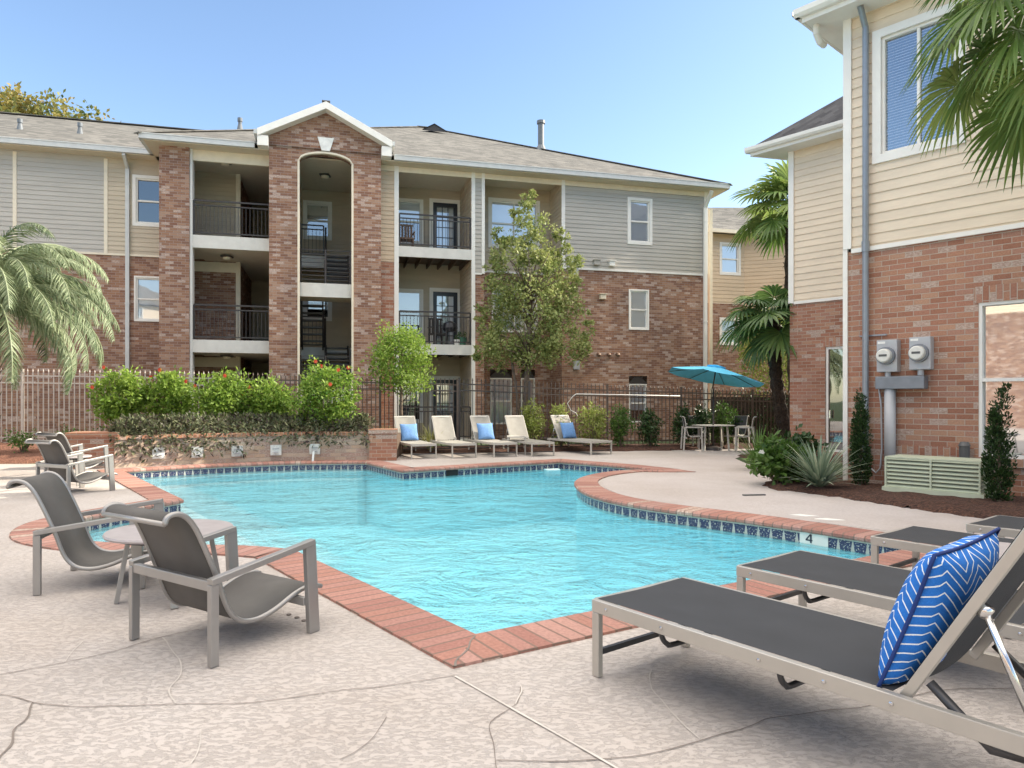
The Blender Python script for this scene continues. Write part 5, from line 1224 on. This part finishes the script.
m = MB(); a = (.62+1.25, 20.42); a = G(576, 500); A1 = Vector((64/700*20.4, 20.4)); A2 = Vector((168/700*20.95, 20.95)); m.tube([(A1.x, A1.y, zpx(394, 20.4)), (A2.x, A2.y, zpx(396, 20.95))], .015, 8); m.tube([(A1.x, A1.y, zpx(394, 20.4)), (A1.x-.1, A1.y, 1.5), (A1.x-.25, A1.y, 1.3), (A1.x-.15, A1.y, 1.1), (A1.x, A1.y, 1.02), (A1.x+.06, A1.y, .9)], .012, 6)
tag(m.build('white_pipe', 'white_paint', smooth=True), 'long thin white pipe with a curled end hung along the dark fence', 'pipe')

# fence-side shrubs
random.seed(31)
FS = [(533, 20.0, .38, .72, 'leaf_lime', 'yellow green bush beside the gate behind the middle loungers'), (560, 19.9, .3, .66, 'leaf_lime', 'thin yellow green bush behind the far pillow lounger'), (591, 19.9, .42, .68, 'leaf_lime', 'sunlit bush with pale new leaves under the white pipe'), (620, 20.0, .36, .66, 'leaf_mid', 'mid green upright bush left of the arched window'), (648, 20.1, .34, .60, 'leaf_dark', 'dark green bush in front of the arched window'), (681, 20.3, .34, .66, 'leaf_dark', 'dark bush behind the left chair of the table set'), (700, 20.6, .36, .62, 'leaf_dark', 'dark bush directly behind the parasol pole'), (722, 20.8, .46, .66, 'leaf_mid', 'bushy green shrub right of the parasol pole by the fence')]
for px, Y, rx, rz_, lf, lab in FS:
    shrub(((px-512)/FPX*Y, Y-.25, .06), (rx, rx, rz_), lab, lf, 60, 24, .085, .045, group='bushes along the dark fence', clumpr=.36, shell=.3, lift=1.0)
random.seed(37)
for px, Y, r_, lab in ((392, 18.2, .35, 'pale grassy clump between the planter pillar and first lounger'), (431, 18.6, .42, 'pale grassy clump between the first and second far loungers')):
    spiky(((px-512)/FPX*Y, Y, .02), 120, .75, lab, 'grass_pale', .02, (40, 88), 'ornamental_grass', 'grass clump', seed=px)
for i, (x, y) in enumerate(((-12.6, 16.3), (-11.6, 16.6), (-10.6, 16.9), (-9.7, 16.8))):
    random.seed(40+i); shrub((x, y, .15), (.45, .4, .3), ['low grey green bush at the picture edge under the palm', 'low grey green bush right of the leftmost one under the left fence', 'low grey green bush under the left fence post', 'low grey green bush beside the brick pillar'][i], 'leaf_mid', 26, 18, .07, .035, group='low bushes in the red mulch', clumpr=.4, shell=.3)
# hedge and tree by the right fence
random.seed(51); t = thing('hedge', (8.6, 23.0, 0), 'dark clipped hedge beyond the fence at the right', 'hedge'); m = MB()
for i in range(420):
    c = Vector((random.uniform(6.6, 13.5), random.uniform(22.6, 23.4), random.uniform(.1, 1.65))); hue = random.random()
    for j in range(20): q = rdir(); leafquad(m, c+q*.2*random.random(), q, rdir(), .09, .05, min(.99, hue*.5+random.random()*.5))
m.build('foliage', 'leaf_dark', t)
m = MB(); m.box((10, 23, .75), (6.8, .5, 1.5)); m.build('core', 'palm_bark', t)
tree('street_tree', (9.3, 24.8, 0), (9.2, 24.8, 3.2), (1.5, 1.2, 1.7), 'yellow green tree behind the leaning palm trunk', 'tree', 'leaf_lime', 150, 30, .13, .07, r0=.09, clumpr=.25)

# trees
random.seed(61)
t = thing('courtyard_tree', (.35, 21.2, 0), 'tall olive green tree in front of the recessed apartment wall', 'tree')
m = MB(); branches(m, (.35, 21.2, 0), (.6, 21.2, 5.0), (1.6, 1.3, 2.2), 46, .09)
m.tube([(.35, 21.2, 0), (.15, 21.25, 1.6), (-.1, 21.3, 3.2)], [.07, .05, .03], 7); m.build('trunk', 'trunk_bark', t, smooth=True)
m = MB()
for px, py, rx, rz_, n_ in ((505, 345, 30, 26, 62), (560, 342, 31, 26, 66), (532, 350, 26, 20, 40), (536, 300, 42, 30, 84), (508, 295, 26, 28, 46), (568, 300, 22, 26, 36), (514, 256, 24, 24, 44), (562, 262, 20, 24, 34), (540, 268, 22, 20, 30), (577, 268, 9, 14, 8), (493, 264, 10, 14, 9), (482, 312, 9, 16, 9), (590, 322, 7, 12, 7), (478, 352, 8, 12, 7), (534, 228, 22, 20, 32), (529, 203, 10, 12, 12), (490, 325, 16, 18, 16), (580, 345, 12, 18, 14), (500, 238, 9, 12, 9), (561, 235, 8, 10, 7), (516, 212, 6, 8, 5)):
    Y_ = 21.3+random.uniform(-.5, .5); crown(m, ((px-512)/FPX*Y_, Y_, zpx(py, Y_)), (rx*1.12*Y_/FPX, rx*Y_/FPX*.9, rz_*1.12*Y_/FPX), int(n_*1.08), 32, .10, .058, clumpr=.24, shell=.3)
m.build('crown', 'leaf_olive', t)
random.seed(63); tree('young_tree', (-2.95, 18.7, .05), (-2.93, 18.7, 2.45), (.98, .9, 1.05), 'small round bright tree between the planter pillar and first balcony', 'tree', 'leaf_bright', 170, 34, .09, .045, r0=.05, clumpr=.28, shell=.4)
random.seed(64); tree('autumn_tree', (-27.0, 38, 0), (-25.9, 38, 14.0), (5.2, 3.6, 4.6), 'tree turning orange and yellow behind the left roof', 'tree', 'leaf_autumn', 520, 40, .26, .17, r0=.3, clumpr=.2, shell=.45)
random.seed(65)
# palms
feather_palm((-9.9, 13.0, 0), (-9.75, 12.9, 3.3), 'grey green feather palm arching in from the left edge', 84, 2.55)
fan_palm((7.72, 19.5, 0), (7.22, 19.3, 3.62), 'dark fan palm with a leaning shaggy trunk beside the brick corner', 30, .74, .85, tr=.17, el=(-40, 75), nseg=26, leaf='leaf_fan_mid', group='fan palms by the buildings', seed=4)
fan_palm((9.5, 23.2, 0), (9.0, 22.6, 7.5), 'tallest fan palm rising behind the corner of the clubhouse', 28, .95, 1.05, tr=.17, el=(-22, 80), nseg=26, leaf='leaf_fan', group='fan palms by the buildings', seed=5)
fan_palm((7.0, 7.5, 0), (5.85, 7.3, 5.5), 'nearest fan palm hanging its leaves over the upper window at the right', 30, .62, 1.12, leaf='leaf_fan', tr=.15, hang=.95, el=(-45, 60), nseg=38, group='fan palms by the buildings', seed=9)
# right bed plants
random.seed(71)
spiky((4.72, 10.75, .05), 150, .82, 'variegated spiky yucca in the mulch in front of the glass door', 'leaf_yucca', .035, (15, 88), seed=71)
spiky((4.9, 13.9, .05), 80, .85, 'dark spiky yucca behind the leafy shrub at the deck edge', 'leaf_mid', .03, (35, 88), seed=72)
random.seed(73); shrub((4.35, 11.5, .04), (.48, .45, .38), 'glossy dark green leafy shrub at the corner of the mulch bed', 'leaf_mid', 60, 26, .12, .07, flowers=1, fl='petal_white', clumpr=.4, shell=.35)
shrub((5.0, 12.2, .04), (.42, .4, .4), 'glossy green leafy shrub between the yucca and the brick corner', 'leaf_dark', 44, 24, .12, .07, clumpr=.4, shell=.35)
def column_shrub(base, r, h, label, seed):
    random.seed(seed); t = thing('column_shrub', base, label, 'shrub', 'columnar evergreens by the brick wall'); b = Vector(base); m = MB(); m.tube([b, b+Vector((0, 0, h*.8))], [.03, .008], 6); m.build('stem', 'trunk_bark', t)
    m = MB(); spires = [(random.uniform(-1, 1)*r*.55, random.uniform(-1, 1)*r*.55, h*random.uniform(.62, 1.0)) for _ in range(9)]
    for i in range(620):
        sx_, sy_, sh = random.choice(spires); z = random.random()*sh; rr = r*.55*(1-(z/sh)**2.2)*(.5+.5*min(1, z/(.25*h)+.3)); a = random.uniform(0, 6.28); k_ = .25+.75*z/h
        c = b+Vector((sx_*k_+rr*math.cos(a), sy_*k_+rr*math.sin(a), z+.05))
        for j in range(9):
            q = rdir(); leafquad(m, c+q*.03, (q*.7+Vector((math.cos(a)*.4, math.sin(a)*.4, .9))).normalized(), rdir(), .045, .02, random.random())
    m.build('foliage', 'leaf_dark', t)
column_shrub((5.5, 11.05, .04), .2, 1.52, 'slim dark columnar evergreen in front of the blue grey downspout', 81)
column_shrub((6.43, 9.24, .04), .23, 1.58, 'slim dark columnar evergreen in front of the lower window', 82)

# ================================================================== FURNITURE
def rbox(m, c, size, M=None): m.box(c, size, M)
def lounge_chair(fr, sl_):
    t = thing('lounge_chair', (0, 0, 0), '', 'chair'); hw_ = .385
    prof = [(-.215, .765), (-.20, .80), (-.155, .812), (-.10, .79), (-.045, .72), (.02, .58), (.085, .42), (.125, .30), (.165, .22), (.22, .17), (.29, .15), (.37, .152), (.47, .178), (.58, .225), (.67, .25), (.75, .25), (.80, .232)]
    pr = catmull(prof, 3)
    for sx in (-1, 1):
        m = MB(); m.tube([(sx*.30, y, z) for y, z in pr], .015, 8); m.build('side_rail', fr, t, smooth=True)
        m = MB(); m.box((sx*hw_, 0, .215), (.036, .048, .43)); m.build('leg', fr, t, bevel=.004)
        m = MB(); m.beam((sx*hw_, .665, 0), (sx*hw_, .635, .53), .036, .075, up=(0, 1, 0)); m.build('leg', fr, t, bevel=.004)
        m = MB(); m.beam((sx*hw_, -.02, .445), (sx*hw_, .665, .545), .05, .034); m.build('armrest', fr, t, bevel=.004)
    m = MB(); m.box((0, 0, .42), (.74, .034, .055)); m.build('rear_crossbar', fr, t, bevel=.004)
    m = MB(); m.box((0, .62, .19), (.74, .03, .05)); m.build('front_crossbar', fr, t, bevel=.004)
    m = MB(); u = 0; W_ = .292
    for i in range(len(pr)-1):
        (y0, z0), (y1, z1) = pr[i], pr[i+1]; L = math.hypot(y1-y0, z1-z0)
        m.face([(-W_, y0, z0), (W_, y0, z0), (W_, y1, z1), (-W_, y1, z1)], 0, [(0, u), (.6, u), (.6, u+L), (0, u+L)]); u += L
    o = m.build('sling', sl_, t, smooth=True, fixn=True); sd_ = o.modifiers.new('t', 'SOLIDIFY'); sd_.thickness = .006; sd_.offset = 0
    m = MB(); m.tube([(-.3, -.215, .768), (.3, -.215, .768)], .014, 8); m.build('top_bar', fr, t, smooth=True)
    return t
def cpos(px_foot, facing_deg, name=None): pass
ch = lounge_chair('frame_pewter', 'sling_taupe')
def put_chair(o, cx, cy, fdir, label, group='low sling lounge chairs by the pool'):
    o.location = (cx, cy, .003); o.rotation_euler = (0, 0, math.atan2(-fdir[0], fdir[1])); o['label'] = label; o['group'] = group
put_chair(ch, -1.887, 3.88, (.551, .834), 'nearest low grey sling chair, seen from behind, facing the pool')
c2 = copy_tree(ch); put_chair(c2, -3.50, 5.385, (.966, .26), 'low grey sling chair left of the nearest one, seen from the side')
chc = lounge_chair('frame_pewter', 'sling_taupe'); put_chair(chc, -6.82, 10.40, (.456, .89), 'sunlit low sling chair standing on the deck before the brick pillar')
c4 = copy_tree(chc); put_chair(c4, -8.2, 12.65, (.456, .89), 'farthest low sling chair, only its curved top showing behind the sunlit one')
def round_table(r, h):
    t = thing('side_table', (0, 0, 0), '', 'table')
    m = MB(); m.tube([(0, 0, h-.025), (0, 0, h-.012), (0, 0, h)], [r*.985, r, r*.985], 40); m.build('table_top', 'table_top', t)
    m = MB(); m.tube([(0, 0, h-.05), (0, 0, h-.026)], r*.8, 32); m.build('under_ring', 'dark_metal', t)
    for k in range(4):
        a = R(45+90*k); m = MB(); m.beam((r*.62*math.cos(a), r*.62*math.sin(a), h-.04), (r*.80*math.cos(a), r*.80*math.sin(a), 0), .05, .03, up=(math.cos(a), math.sin(a), 0)); m.build('leg', 'frame_pewter', t, bevel=.003)
    return t
tb = round_table(.42, .48); place(tb, (-2.43, 4.98, .003), R(-15)); tb['label'] = 'round grey side table between the two nearest sling chairs'; tb['group'] = 'round side tables'
t2 = copy_tree(tb); place(t2, (-7.25, 11.5, .003), R(10)); t2.scale = (.72, .72, 1); t2['label'] = 'small round side table behind the sunlit sling chair'
t3 = copy_tree(tb); place(t3, (3.0, 4.3, .003), R(20)); t3.scale = (.66, .66, 1); t3['label'] = 'round side table between two chaise loungers, peeping out behind the zigzag pillow'

def chaise(fr, sl_, recline=60):
    """foot end at y=0, head end at y=2; x across, origin at the near (left) foot corner"""
    W_ = .70; H_ = .385; L_ = 1.98; hy = 1.46
    t = thing('chaise_lounger', (0, 0, 0), '', 'lounger')
    for x in (0, W_):
        m = MB(); m.box((x, L_/2, H_-.03), (.032, L_, .062)); r_ = m.build('side_rail', fr, t, bevel=.003)
        for y in (.10, .45, .95, 1.22, hy):
            m = MB(); sg_ = -1 if x == 0 else 1; m.tube([(x+sg_*.016, y, H_-.03), (x+sg_*.021, y, H_-.03), (x+sg_*.023, y, H_-.03)], [.009, .008, .004], 10); m.build('bolt', 'chrome', r_)
        for y in (.0245, L_-.10):
            m = MB(); m.box((x, y, (H_-.062)/2), (.032, .046, H_-.062)); m.build('leg', fr, t, bevel=.003)
    for y in (0, L_-.02): m = MB(); m.box((W_/2, y, H_-.03), (W_-.032, .03, .058)); m.build('end_rail', fr, t, bevel=.003)
    for y in (.024, L_-.1): m = MB(); m.box((W_/2, y, .12), (W_-.032, .022, .028)); m.build('stretcher', 'dark_metal', t)
    for y in (.42, 1.02):
        m = MB(); m.tube([(a, y, b) for a, b in catmull([(.02, H_-.05), (.028, H_-.09), (.06, H_-.125), (.13, H_-.14), (W_-.13, H_-.14), (W_-.06, H_-.125), (W_-.028, H_-.09), (W_-.02, H_-.05)], 4)], .013, 8); m.build('cross_brace', 'dark_metal', t, smooth=True)
    m = MB()
    n = 10
    for i in range(n):
        for j in range(12):
            def q(a, b): fx = a/n; return (.014+(W_-.028)*fx, .012+(hy-.02)*b/12, H_+.003-.02*math.sin(math.pi*fx)*math.sin(math.pi*min(1, b/12*.9+.08)))
            m.face([q(i, j), q(i+1, j), q(i+1, j+1), q(i, j+1)], 0, [(i*.07, j*.1), (i*.07+.07, j*.1), (i*.07+.07, j*.1+.1), (i*.07, j*.1+.1)])
    o = m.build('seat_sling', sl_, t, smooth=True, fixn=True)
    # backrest
    ca, sa_ = math.cos(R(recline)), math.sin(R(recline)); BL = .80
    def b(x, l, o_=0): return (x, hy+.02+l*ca+o_*-sa_*-1*0-o_*sa_, H_-.015+l*sa_+o_*ca)
    m = MB()
    for x in (.045, W_-.045): m.beam(b(x, 0), b(x, BL), .03, .034, up=(0, -sa_, ca))
    m.beam(b(.045, BL-.015), b(W_-.045, BL-.015), .05, .03, up=(0, -sa_, ca)); bf = m.build('backrest', fr, t, bevel=.003)
    m = MB()
    for i in range(8):
        for j in range(8):
            def q(a, c): fx = a/8; return b(.05+(W_-.10)*fx, .03+(BL-.05)*c/8, .022-.02*math.sin(math.pi*fx))
            m.face([q(i, j), q(i+1, j), q(i+1, j+1), q(i, j+1)], 0, [(i*.08, j*.1), (i*.08+.08, j*.1), (i*.08+.08, j*.1+.1), (i*.08, j*.1+.1)])
    m.build('back_sling', sl_, bf, smooth=True, fixn=True)
    m = MB(); m.tube([b(.05, .10, -.03), (.05, hy+.28, H_-.10), (.07, hy+.38, H_-.10), (.12, hy+.42, H_-.02), (.14, hy+.40, H_+.10), (W_-.14, hy+.40, H_+.10), (W_-.12, hy+.42, H_-.02), (W_-.07, hy+.38, H_-.10), (W_-.05, hy+.28, H_-.10), b(W_-.05, .10, -.03)], .017, 8); m.build('support_tube', 'dark_metal', bf, smooth=True)
    for x in (.06, W_-.06):
        m = MB(); m.tube([b(x, .42, -.03), (x, L_-.12, H_-.02)], .013, 8); m.tube([b(x, .40, -.03), b(x, .44, -.03)], .02, 8); m.build('strut', 'chrome', bf, smooth=True)
    return t
LD = Vector((.615, -.79)).normalized(); LRZ = math.atan2(-LD.x, LD.y)
cz = chaise('frame_champagne', 'sling_charcoal')
# local +x must point to the far side: rotate so +y -> LD; +x -> (LD.y rotated)
def put_chaise(o, near_foot, label, group, rz=LRZ, mirror=False):
    ex = Vector((math.cos(rz), math.sin(rz))); f = Vector(near_foot)-ex*.70
    o.location = (f.x, f.y, .003); o.rotation_euler = (0, 0, rz); o['label'] = label; o['group'] = group
# rz maps +x to -(width direction), so the far corner is the local origin
G1 = 'chaise loungers on the near deck'
put_chaise(cz, (.4175, 3.564), 'nearest dark sling chaise lounger with a zigzag pillow on it', G1)
for p, lab in (((1.38, 4.28), 'second dark chaise lounger from the camera, just beyond the pillow lounger'), ((2.67, 5.2), 'third dark chaise lounger, its foot beside the pool corner'), ((3.72, 5.72), 'farthest dark chaise lounger on the near deck, next to the mulch bed')):
    put_chaise(copy_tree(cz), p, lab, G1)
cf = chaise('frame_white', 'sling_pale', 60); G2 = 'pale loungers in a row across the pool'
FAR = [((-2.37, 16.55), 'first pale lounger beside the brick pillar, with a blue pillow'), ((-1.42, 16.75), 'second pale lounger from the pillar, without a pillow'), ((-.43, 17.05), 'middle pale lounger with a blue pillow'), ((.50, 17.25), 'pale lounger without a pillow next to the little square table'), ((2.02, 17.75), 'last pale lounger of the row, with a blue pillow, towards the parasol')]
FD = Vector((.58, -.81)).normalized(); FRZ = math.atan2(FD.x, -FD.y)
FRZ = math.atan2(-FD.x, FD.y)
exf = Vector((math.cos(FRZ), math.sin(FRZ)))
hd = []
for i, (p, lab) in enumerate(FAR):
    o = cf if i == 0 else copy_tree(cf)
    # here the head end points away from the camera: foot corner given, local +y = -FD
    fd_ = Vector((.54, -.84)) if i == 4 else Vector((.40, -.92)); rz = math.atan2(fd_.x, -fd_.y); o.scale = (.86 if i != 4 else .95, .97, .91); o.location = (p[0], p[1], .003); o.rotation_euler = (0, 0, rz); o['label'] = lab; o['group'] = G2; hd.append((Vector((*p, 0)), rz))
def pillow(sz, th, mat, pipe=True):
    t = thing('pillow', (0, 0, 0), '', 'pillow'); n = 18; base = MB()
    def f(u, v, sg_):
        k = (1-abs(u)**2.6)*(1-abs(v)**2.6); h = th/2*max(0, k)**.55
        pin = 1-.07*(1-min(1, (1-abs(u))*4))*(0)-.06*math.cos(u*math.pi/2)*abs(v)**3; pin2 = 1-.06*math.cos(v*math.pi/2)*abs(u)**3
        return (u*sz/2*pin2, sg_*h+.006*pnoise(Vector((u*3, v*3, sg_*4)))*(1 if k > .1 else 0), v*sz/2*pin)
    for sg_ in (-1, 1):
        for i in range(n):
            for j in range(n):
                a, b, c, d = -1+2*i/n, -1+2*(i+1)/n, -1+2*j/n, -1+2*(j+1)/n
                base.face([f(a, c, sg_), f(b, c, sg_), f(b, d, sg_), f(a, d, sg_)], 0, [((x+1)/2*sz*2, (y+1)/2*sz*2) for x, y in ((a, c), (b, c), (b, d), (a, d))])
    base.build('cover', mat, t, smooth=True, fixn=True)
    if pipe:
        m = MB(); ring = [(-1+2*i/12, -1) for i in range(12)]+[(1, -1+2*i/12) for i in range(12)]+[(1-2*i/12, 1) for i in range(12)]+[(-1, 1-2*i/12) for i in range(13)]
        m.tube([f(u, v, 0) for u, v in ring], .007, 6, cap=False); m.build('piping', 'piping', t, smooth=True)
    return t
pw = pillow(.55, .21, 'pillow_royal'); pw['label'] = 'royal blue pillow with thin white zigzag lines leaning on the nearest lounger'; pw['group'] = 'blue pillows on the loungers'
# sits on the nearest lounger, leaning on its backrest
Rz = Matrix.Rotation(LRZ, 4, 'Z'); ex = Vector((math.cos(LRZ), math.sin(LRZ), 0)); org = Vector((.4175, 3.564, 0))-ex*.70
pc = Matrix.Translation(org) @ Rz @ Matrix.Translation((.42, 1.50, .385+.262)) @ Matrix.Rotation(R(-21), 4, 'X') @ Matrix.Rotation(R(3), 4, 'Y')
pw.matrix_world = pc; pw.location = pc.translation; pw.rotation_euler = pc.to_euler()
psk = pillow(.46, .16, 'pillow_sky', False); first = True
for i, lab in ((0, 'light blue pillow on the first pale lounger by the pillar'), (2, 'light blue pillow on the middle pale lounger'), (4, 'light blue pillow on the last pale lounger nearest the parasol')):
    o = psk if first else copy_tree(psk); first = False; p, rz = hd[i]
    M = Matrix.Translation(p) @ Matrix.Rotation(rz, 4, 'Z') @ Matrix.Translation((.31, 1.38, .35+.225)) @ Matrix.Rotation(R(-22), 4, 'X')
    o.location = M.translation; o.rotation_euler = M.to_euler(); o['label'] = lab; o['group'] = 'light blue pillows across the pool'
pw['group'] = 'blue pillows on the loungers'; del pw['group']
# square side table between loungers 4 and 3
t = thing('square_side_table', (.35, 18.15, 0), 'little square table standing between the two far loungers in the row', 'table')
m = MB(); m.box((.12, 18.2, .45), (.5, .5, .03)); m.build('table_top', 'frame_white', t)
for x in (-.1, .34):
    for y in (17.98, 18.42): m = MB(); m.box((x, y, .217), (.035, .035, .434)); m.build('leg', 'frame_white', t)

# parasol set
TC = Vector((5.62, 19.55))
t = thing('patio_table', (*TC, 0), 'round patio table under the tilted turquoise parasol', 'table')
m = MB(); m.tube([(*TC, .68), (*TC, .695), (*TC, .70)], [.58, .59, .58], 36); m.build('table_top', 'frame_white', t)
for k in range(4):
    a = R(45+90*k); m = MB(); m.beam((TC.x+.42*math.cos(a), TC.y+.42*math.sin(a), .68), (TC.x+.48*math.cos(a), TC.y+.48*math.sin(a), 0), .04, .04, up=(math.cos(a), math.sin(a), 0)); m.build('leg', 'frame_white', t)
um = thing('parasol', (*TC, 0), 'tilted turquoise parasol over the round patio table', 'parasol')
m = MB(); m.tube([(*TC, .0), (*TC, 1.72)], .022, 10); tdir = Vector((.27, .1, 0)).normalized()
tip = Vector((TC.x-.02, TC.y, 1.72)); axis = Vector((math.sin(R(11)), 0.05, math.cos(R(11)))).normalized(); apex = tip+axis*.62; m.tube([tip, apex+axis*.03], .02, 10); m.build('pole', 'iron_dark', um, smooth=True)
m = MB(); m.tube([(*TC, .0), (*TC, .07), (*TC, .12)], [.24, .22, .05], 20); m.build('base', 'iron_dark', um)
e1_ = axis.cross(Vector((0, 1, 0))).normalized(); e2_ = axis.cross(e1_).normalized()
m = MB(); NR = 8; RU = 1.36
def rim(k, f, lift=0): a = 2*math.pi*(k+.35)/NR; return apex-axis*(.30*f**1.15-lift)+(e1_*math.cos(a)+e2_*math.sin(a))*RU*f
for k in range(NR):
    fs = [.14, .4, .7, 1.0]
    for a, b in zip(fs, fs[1:]):
        for q in range(4):
            s0, s1 = q/4, (q+1)/4
            def pt(f, s): p = rim(k, f).lerp(rim(k+1, f), s); return p+axis*(-.035*f*math.sin(math.pi*s))
            m.face([pt(a, s0), pt(b, s0), pt(b, s1), pt(a, s1)])
    vpa, vpb = rim(k, 1.0), rim(k+1, 1.0)
o = m.build('canopy', 'umbrella_teal', um, smooth=False)
m = MB()
for k in range(NR): m.face([apex+axis*.06, rim(k, .2, .05), rim(k+1, .2, .05)]); m.face([rim(k, .2, .05), rim(k+1, .2, .05), rim(k+1, .17, .0), rim(k, .17, .0)])
m.build('vent', 'umbrella_teal', o)
for k in range(NR): m = MB(); m.tube([rim(k, .04)-axis*.02, rim(k, .5)-axis*.02, rim(k, 1.0)-axis*.01], .008, 5); m.build('rib', 'iron_dark', um)
def dining_chair():
    t = thing('patio_chair', (0, 0, 0), '', 'chair'); fr = 'frame_white'
    prof = catmull([(-.27, .93), (-.235, .94), (-.20, .88), (-.17, .7), (-.13, .5), (-.07, .41), (.05, .39), (.2, .41), (.27, .405)], 3)
    for sx in (-1, 1):
        m = MB(); m.tube([(sx*.23, y, z) for y, z in prof], .013, 8); m.build('side_rail', fr, t, smooth=True)
        for y, yy in ((-.2, -.24), (.24, .26)): m = MB(); m.beam((sx*.27, y, .64), (sx*.27, yy, 0), .03, .04, up=(0, 1, 0)); m.build('leg', fr, t)
        m = MB(); m.beam((sx*.27, -.22, .65), (sx*.27, .27, .65), .045, .028); m.build('armrest', fr, t)
    m = MB(); m.box((0, -.16, .36), (.52, .03, .04)); m.box((0, .22, .36), (.52, .03, .04)); m.build('crossbar', fr, t)
    m = MB(); u = 0
    for (y0, z0), (y1, z1) in zip(prof, prof[1:]): L = math.hypot(y1-y0, z1-z0); m.face([(-.225, y0, z0), (.225, y0, z0), (.225, y1, z1), (-.225, y1, z1)], 0, [(0, u), (.45, u), (.45, u+L), (0, u+L)]); u += L
    o = m.build('sling', 'sling_taupe', t, smooth=True, fixn=True); sd_ = o.modifiers.new('t', 'SOLIDIFY'); sd_.thickness = .006; sd_.offset = 0
    return t
dc = dining_chair(); G3 = 'patio chairs around the parasol table'
for i, (x, y, fx, fy, lab) in enumerate(((4.95, 19.35, .95, -.1, 'patio chair at the left of the parasol table'), (6.4, 19.15, -.85, .35, 'patio chair at the right front of the parasol table'), (6.45, 20.15, -.8, -.5, 'patio chair at the right back of the parasol table'), (5.35, 20.35, .3, -.9, 'patio chair behind the parasol table'))):
    o = dc if i == 0 else copy_tree(dc); o.location = (x, y, .003); o.rotation_euler = (0, 0, math.atan2(-fx, fy)); o['label'] = lab; o['group'] = G3

# pool markings
# depth tile on the far right wall: numeral 4
best = None
for i in range(len(POOL)):
    W_ = Wall(POOL[i], POOL[(i+1) % len(POOL)]); s_ = W_.s_at(814)
    if 0 <= s_ <= W_.L and 6.7 < W_.P(s_, 0, 0).y < 9 and W_.P(s_, 0, 0).x > 2: best = (W_, s_)
W_, s_ = best; sg_ = 1 if W_.n.dot(Vector((0, -1))) > 0 else -1
t = thing('depth_marker', W_.P(s_, 0, -.1), 'cream depth tile reading 4 set in the blue waterline tiles', 'depth marker')
m = MB(); W_.bar(m, s_-.16, s_+.16, -.19, -.046, sg_*.002, sg_*.008); m.build('tile', 'pale_tile', t)
m = MB()
def q(a, z): return W_.P(s_+a*sg_, sg_*.0, z)
def bar4(a0, z0, a1, z1, wd=.014): m.beam(W_.P(s_+a0*sg_, sg_*.011, z0), W_.P(s_+a1*sg_, sg_*.011, z1), wd, .005, up=(W_.n.x, W_.n.y, 0))
bar4(-.03, -.155, -.03, -.06, .018); bar4(-.035, -.062, -.085, -.125, .014); bar4(-.088, -.125, -.012, -.125, .014); m.build('numeral', 'numeral', t)
m = MB()
for px, py in ((803, 515.5), (829, 519.5)):
    p = G(px, py, .004); m.prism([(p.x-.16, p.y+.03), (p.x+.0, p.y-.07), (p.x+.16, p.y-.06), (p.x+.0, p.y+.08)], .003, .009)
struct(m, 'deck_paint_marks', 'white_paint')
# skimmer slot
best = None
m = MB()
for i in range(len(POOL)):
    W_ = Wall(POOL[i], POOL[(i+1) % len(POOL)]); a = W_.s_at(446); b = W_.s_at(458)
    if 0 <= a <= W_.L and W_.P(a, 0, 0).y > 12 and abs(W_.P(a, 0, 0).x) < 1.6:
        sg_ = 1 if W_.n.y < 0 else -1; W_.bar(m, a, b, -.2, -.05, sg_*-.02, sg_*.006)
tag(m.build('skimmer_slot', 'dark_void'), 'dark skimmer opening in the far pool wall below the second lounger', 'skimmer')
# tiled spillway with white edge
p = G(549, 464, -.02); m = MB(); m.prism([(p.x-.12, p.y+.3), (p.x+.22, p.y+.4), (p.x+.26, p.y+.1), (p.x-.02, p.y-.02)], -.3, -.155); struct(m, 'corner_step', 'plaster_pale')
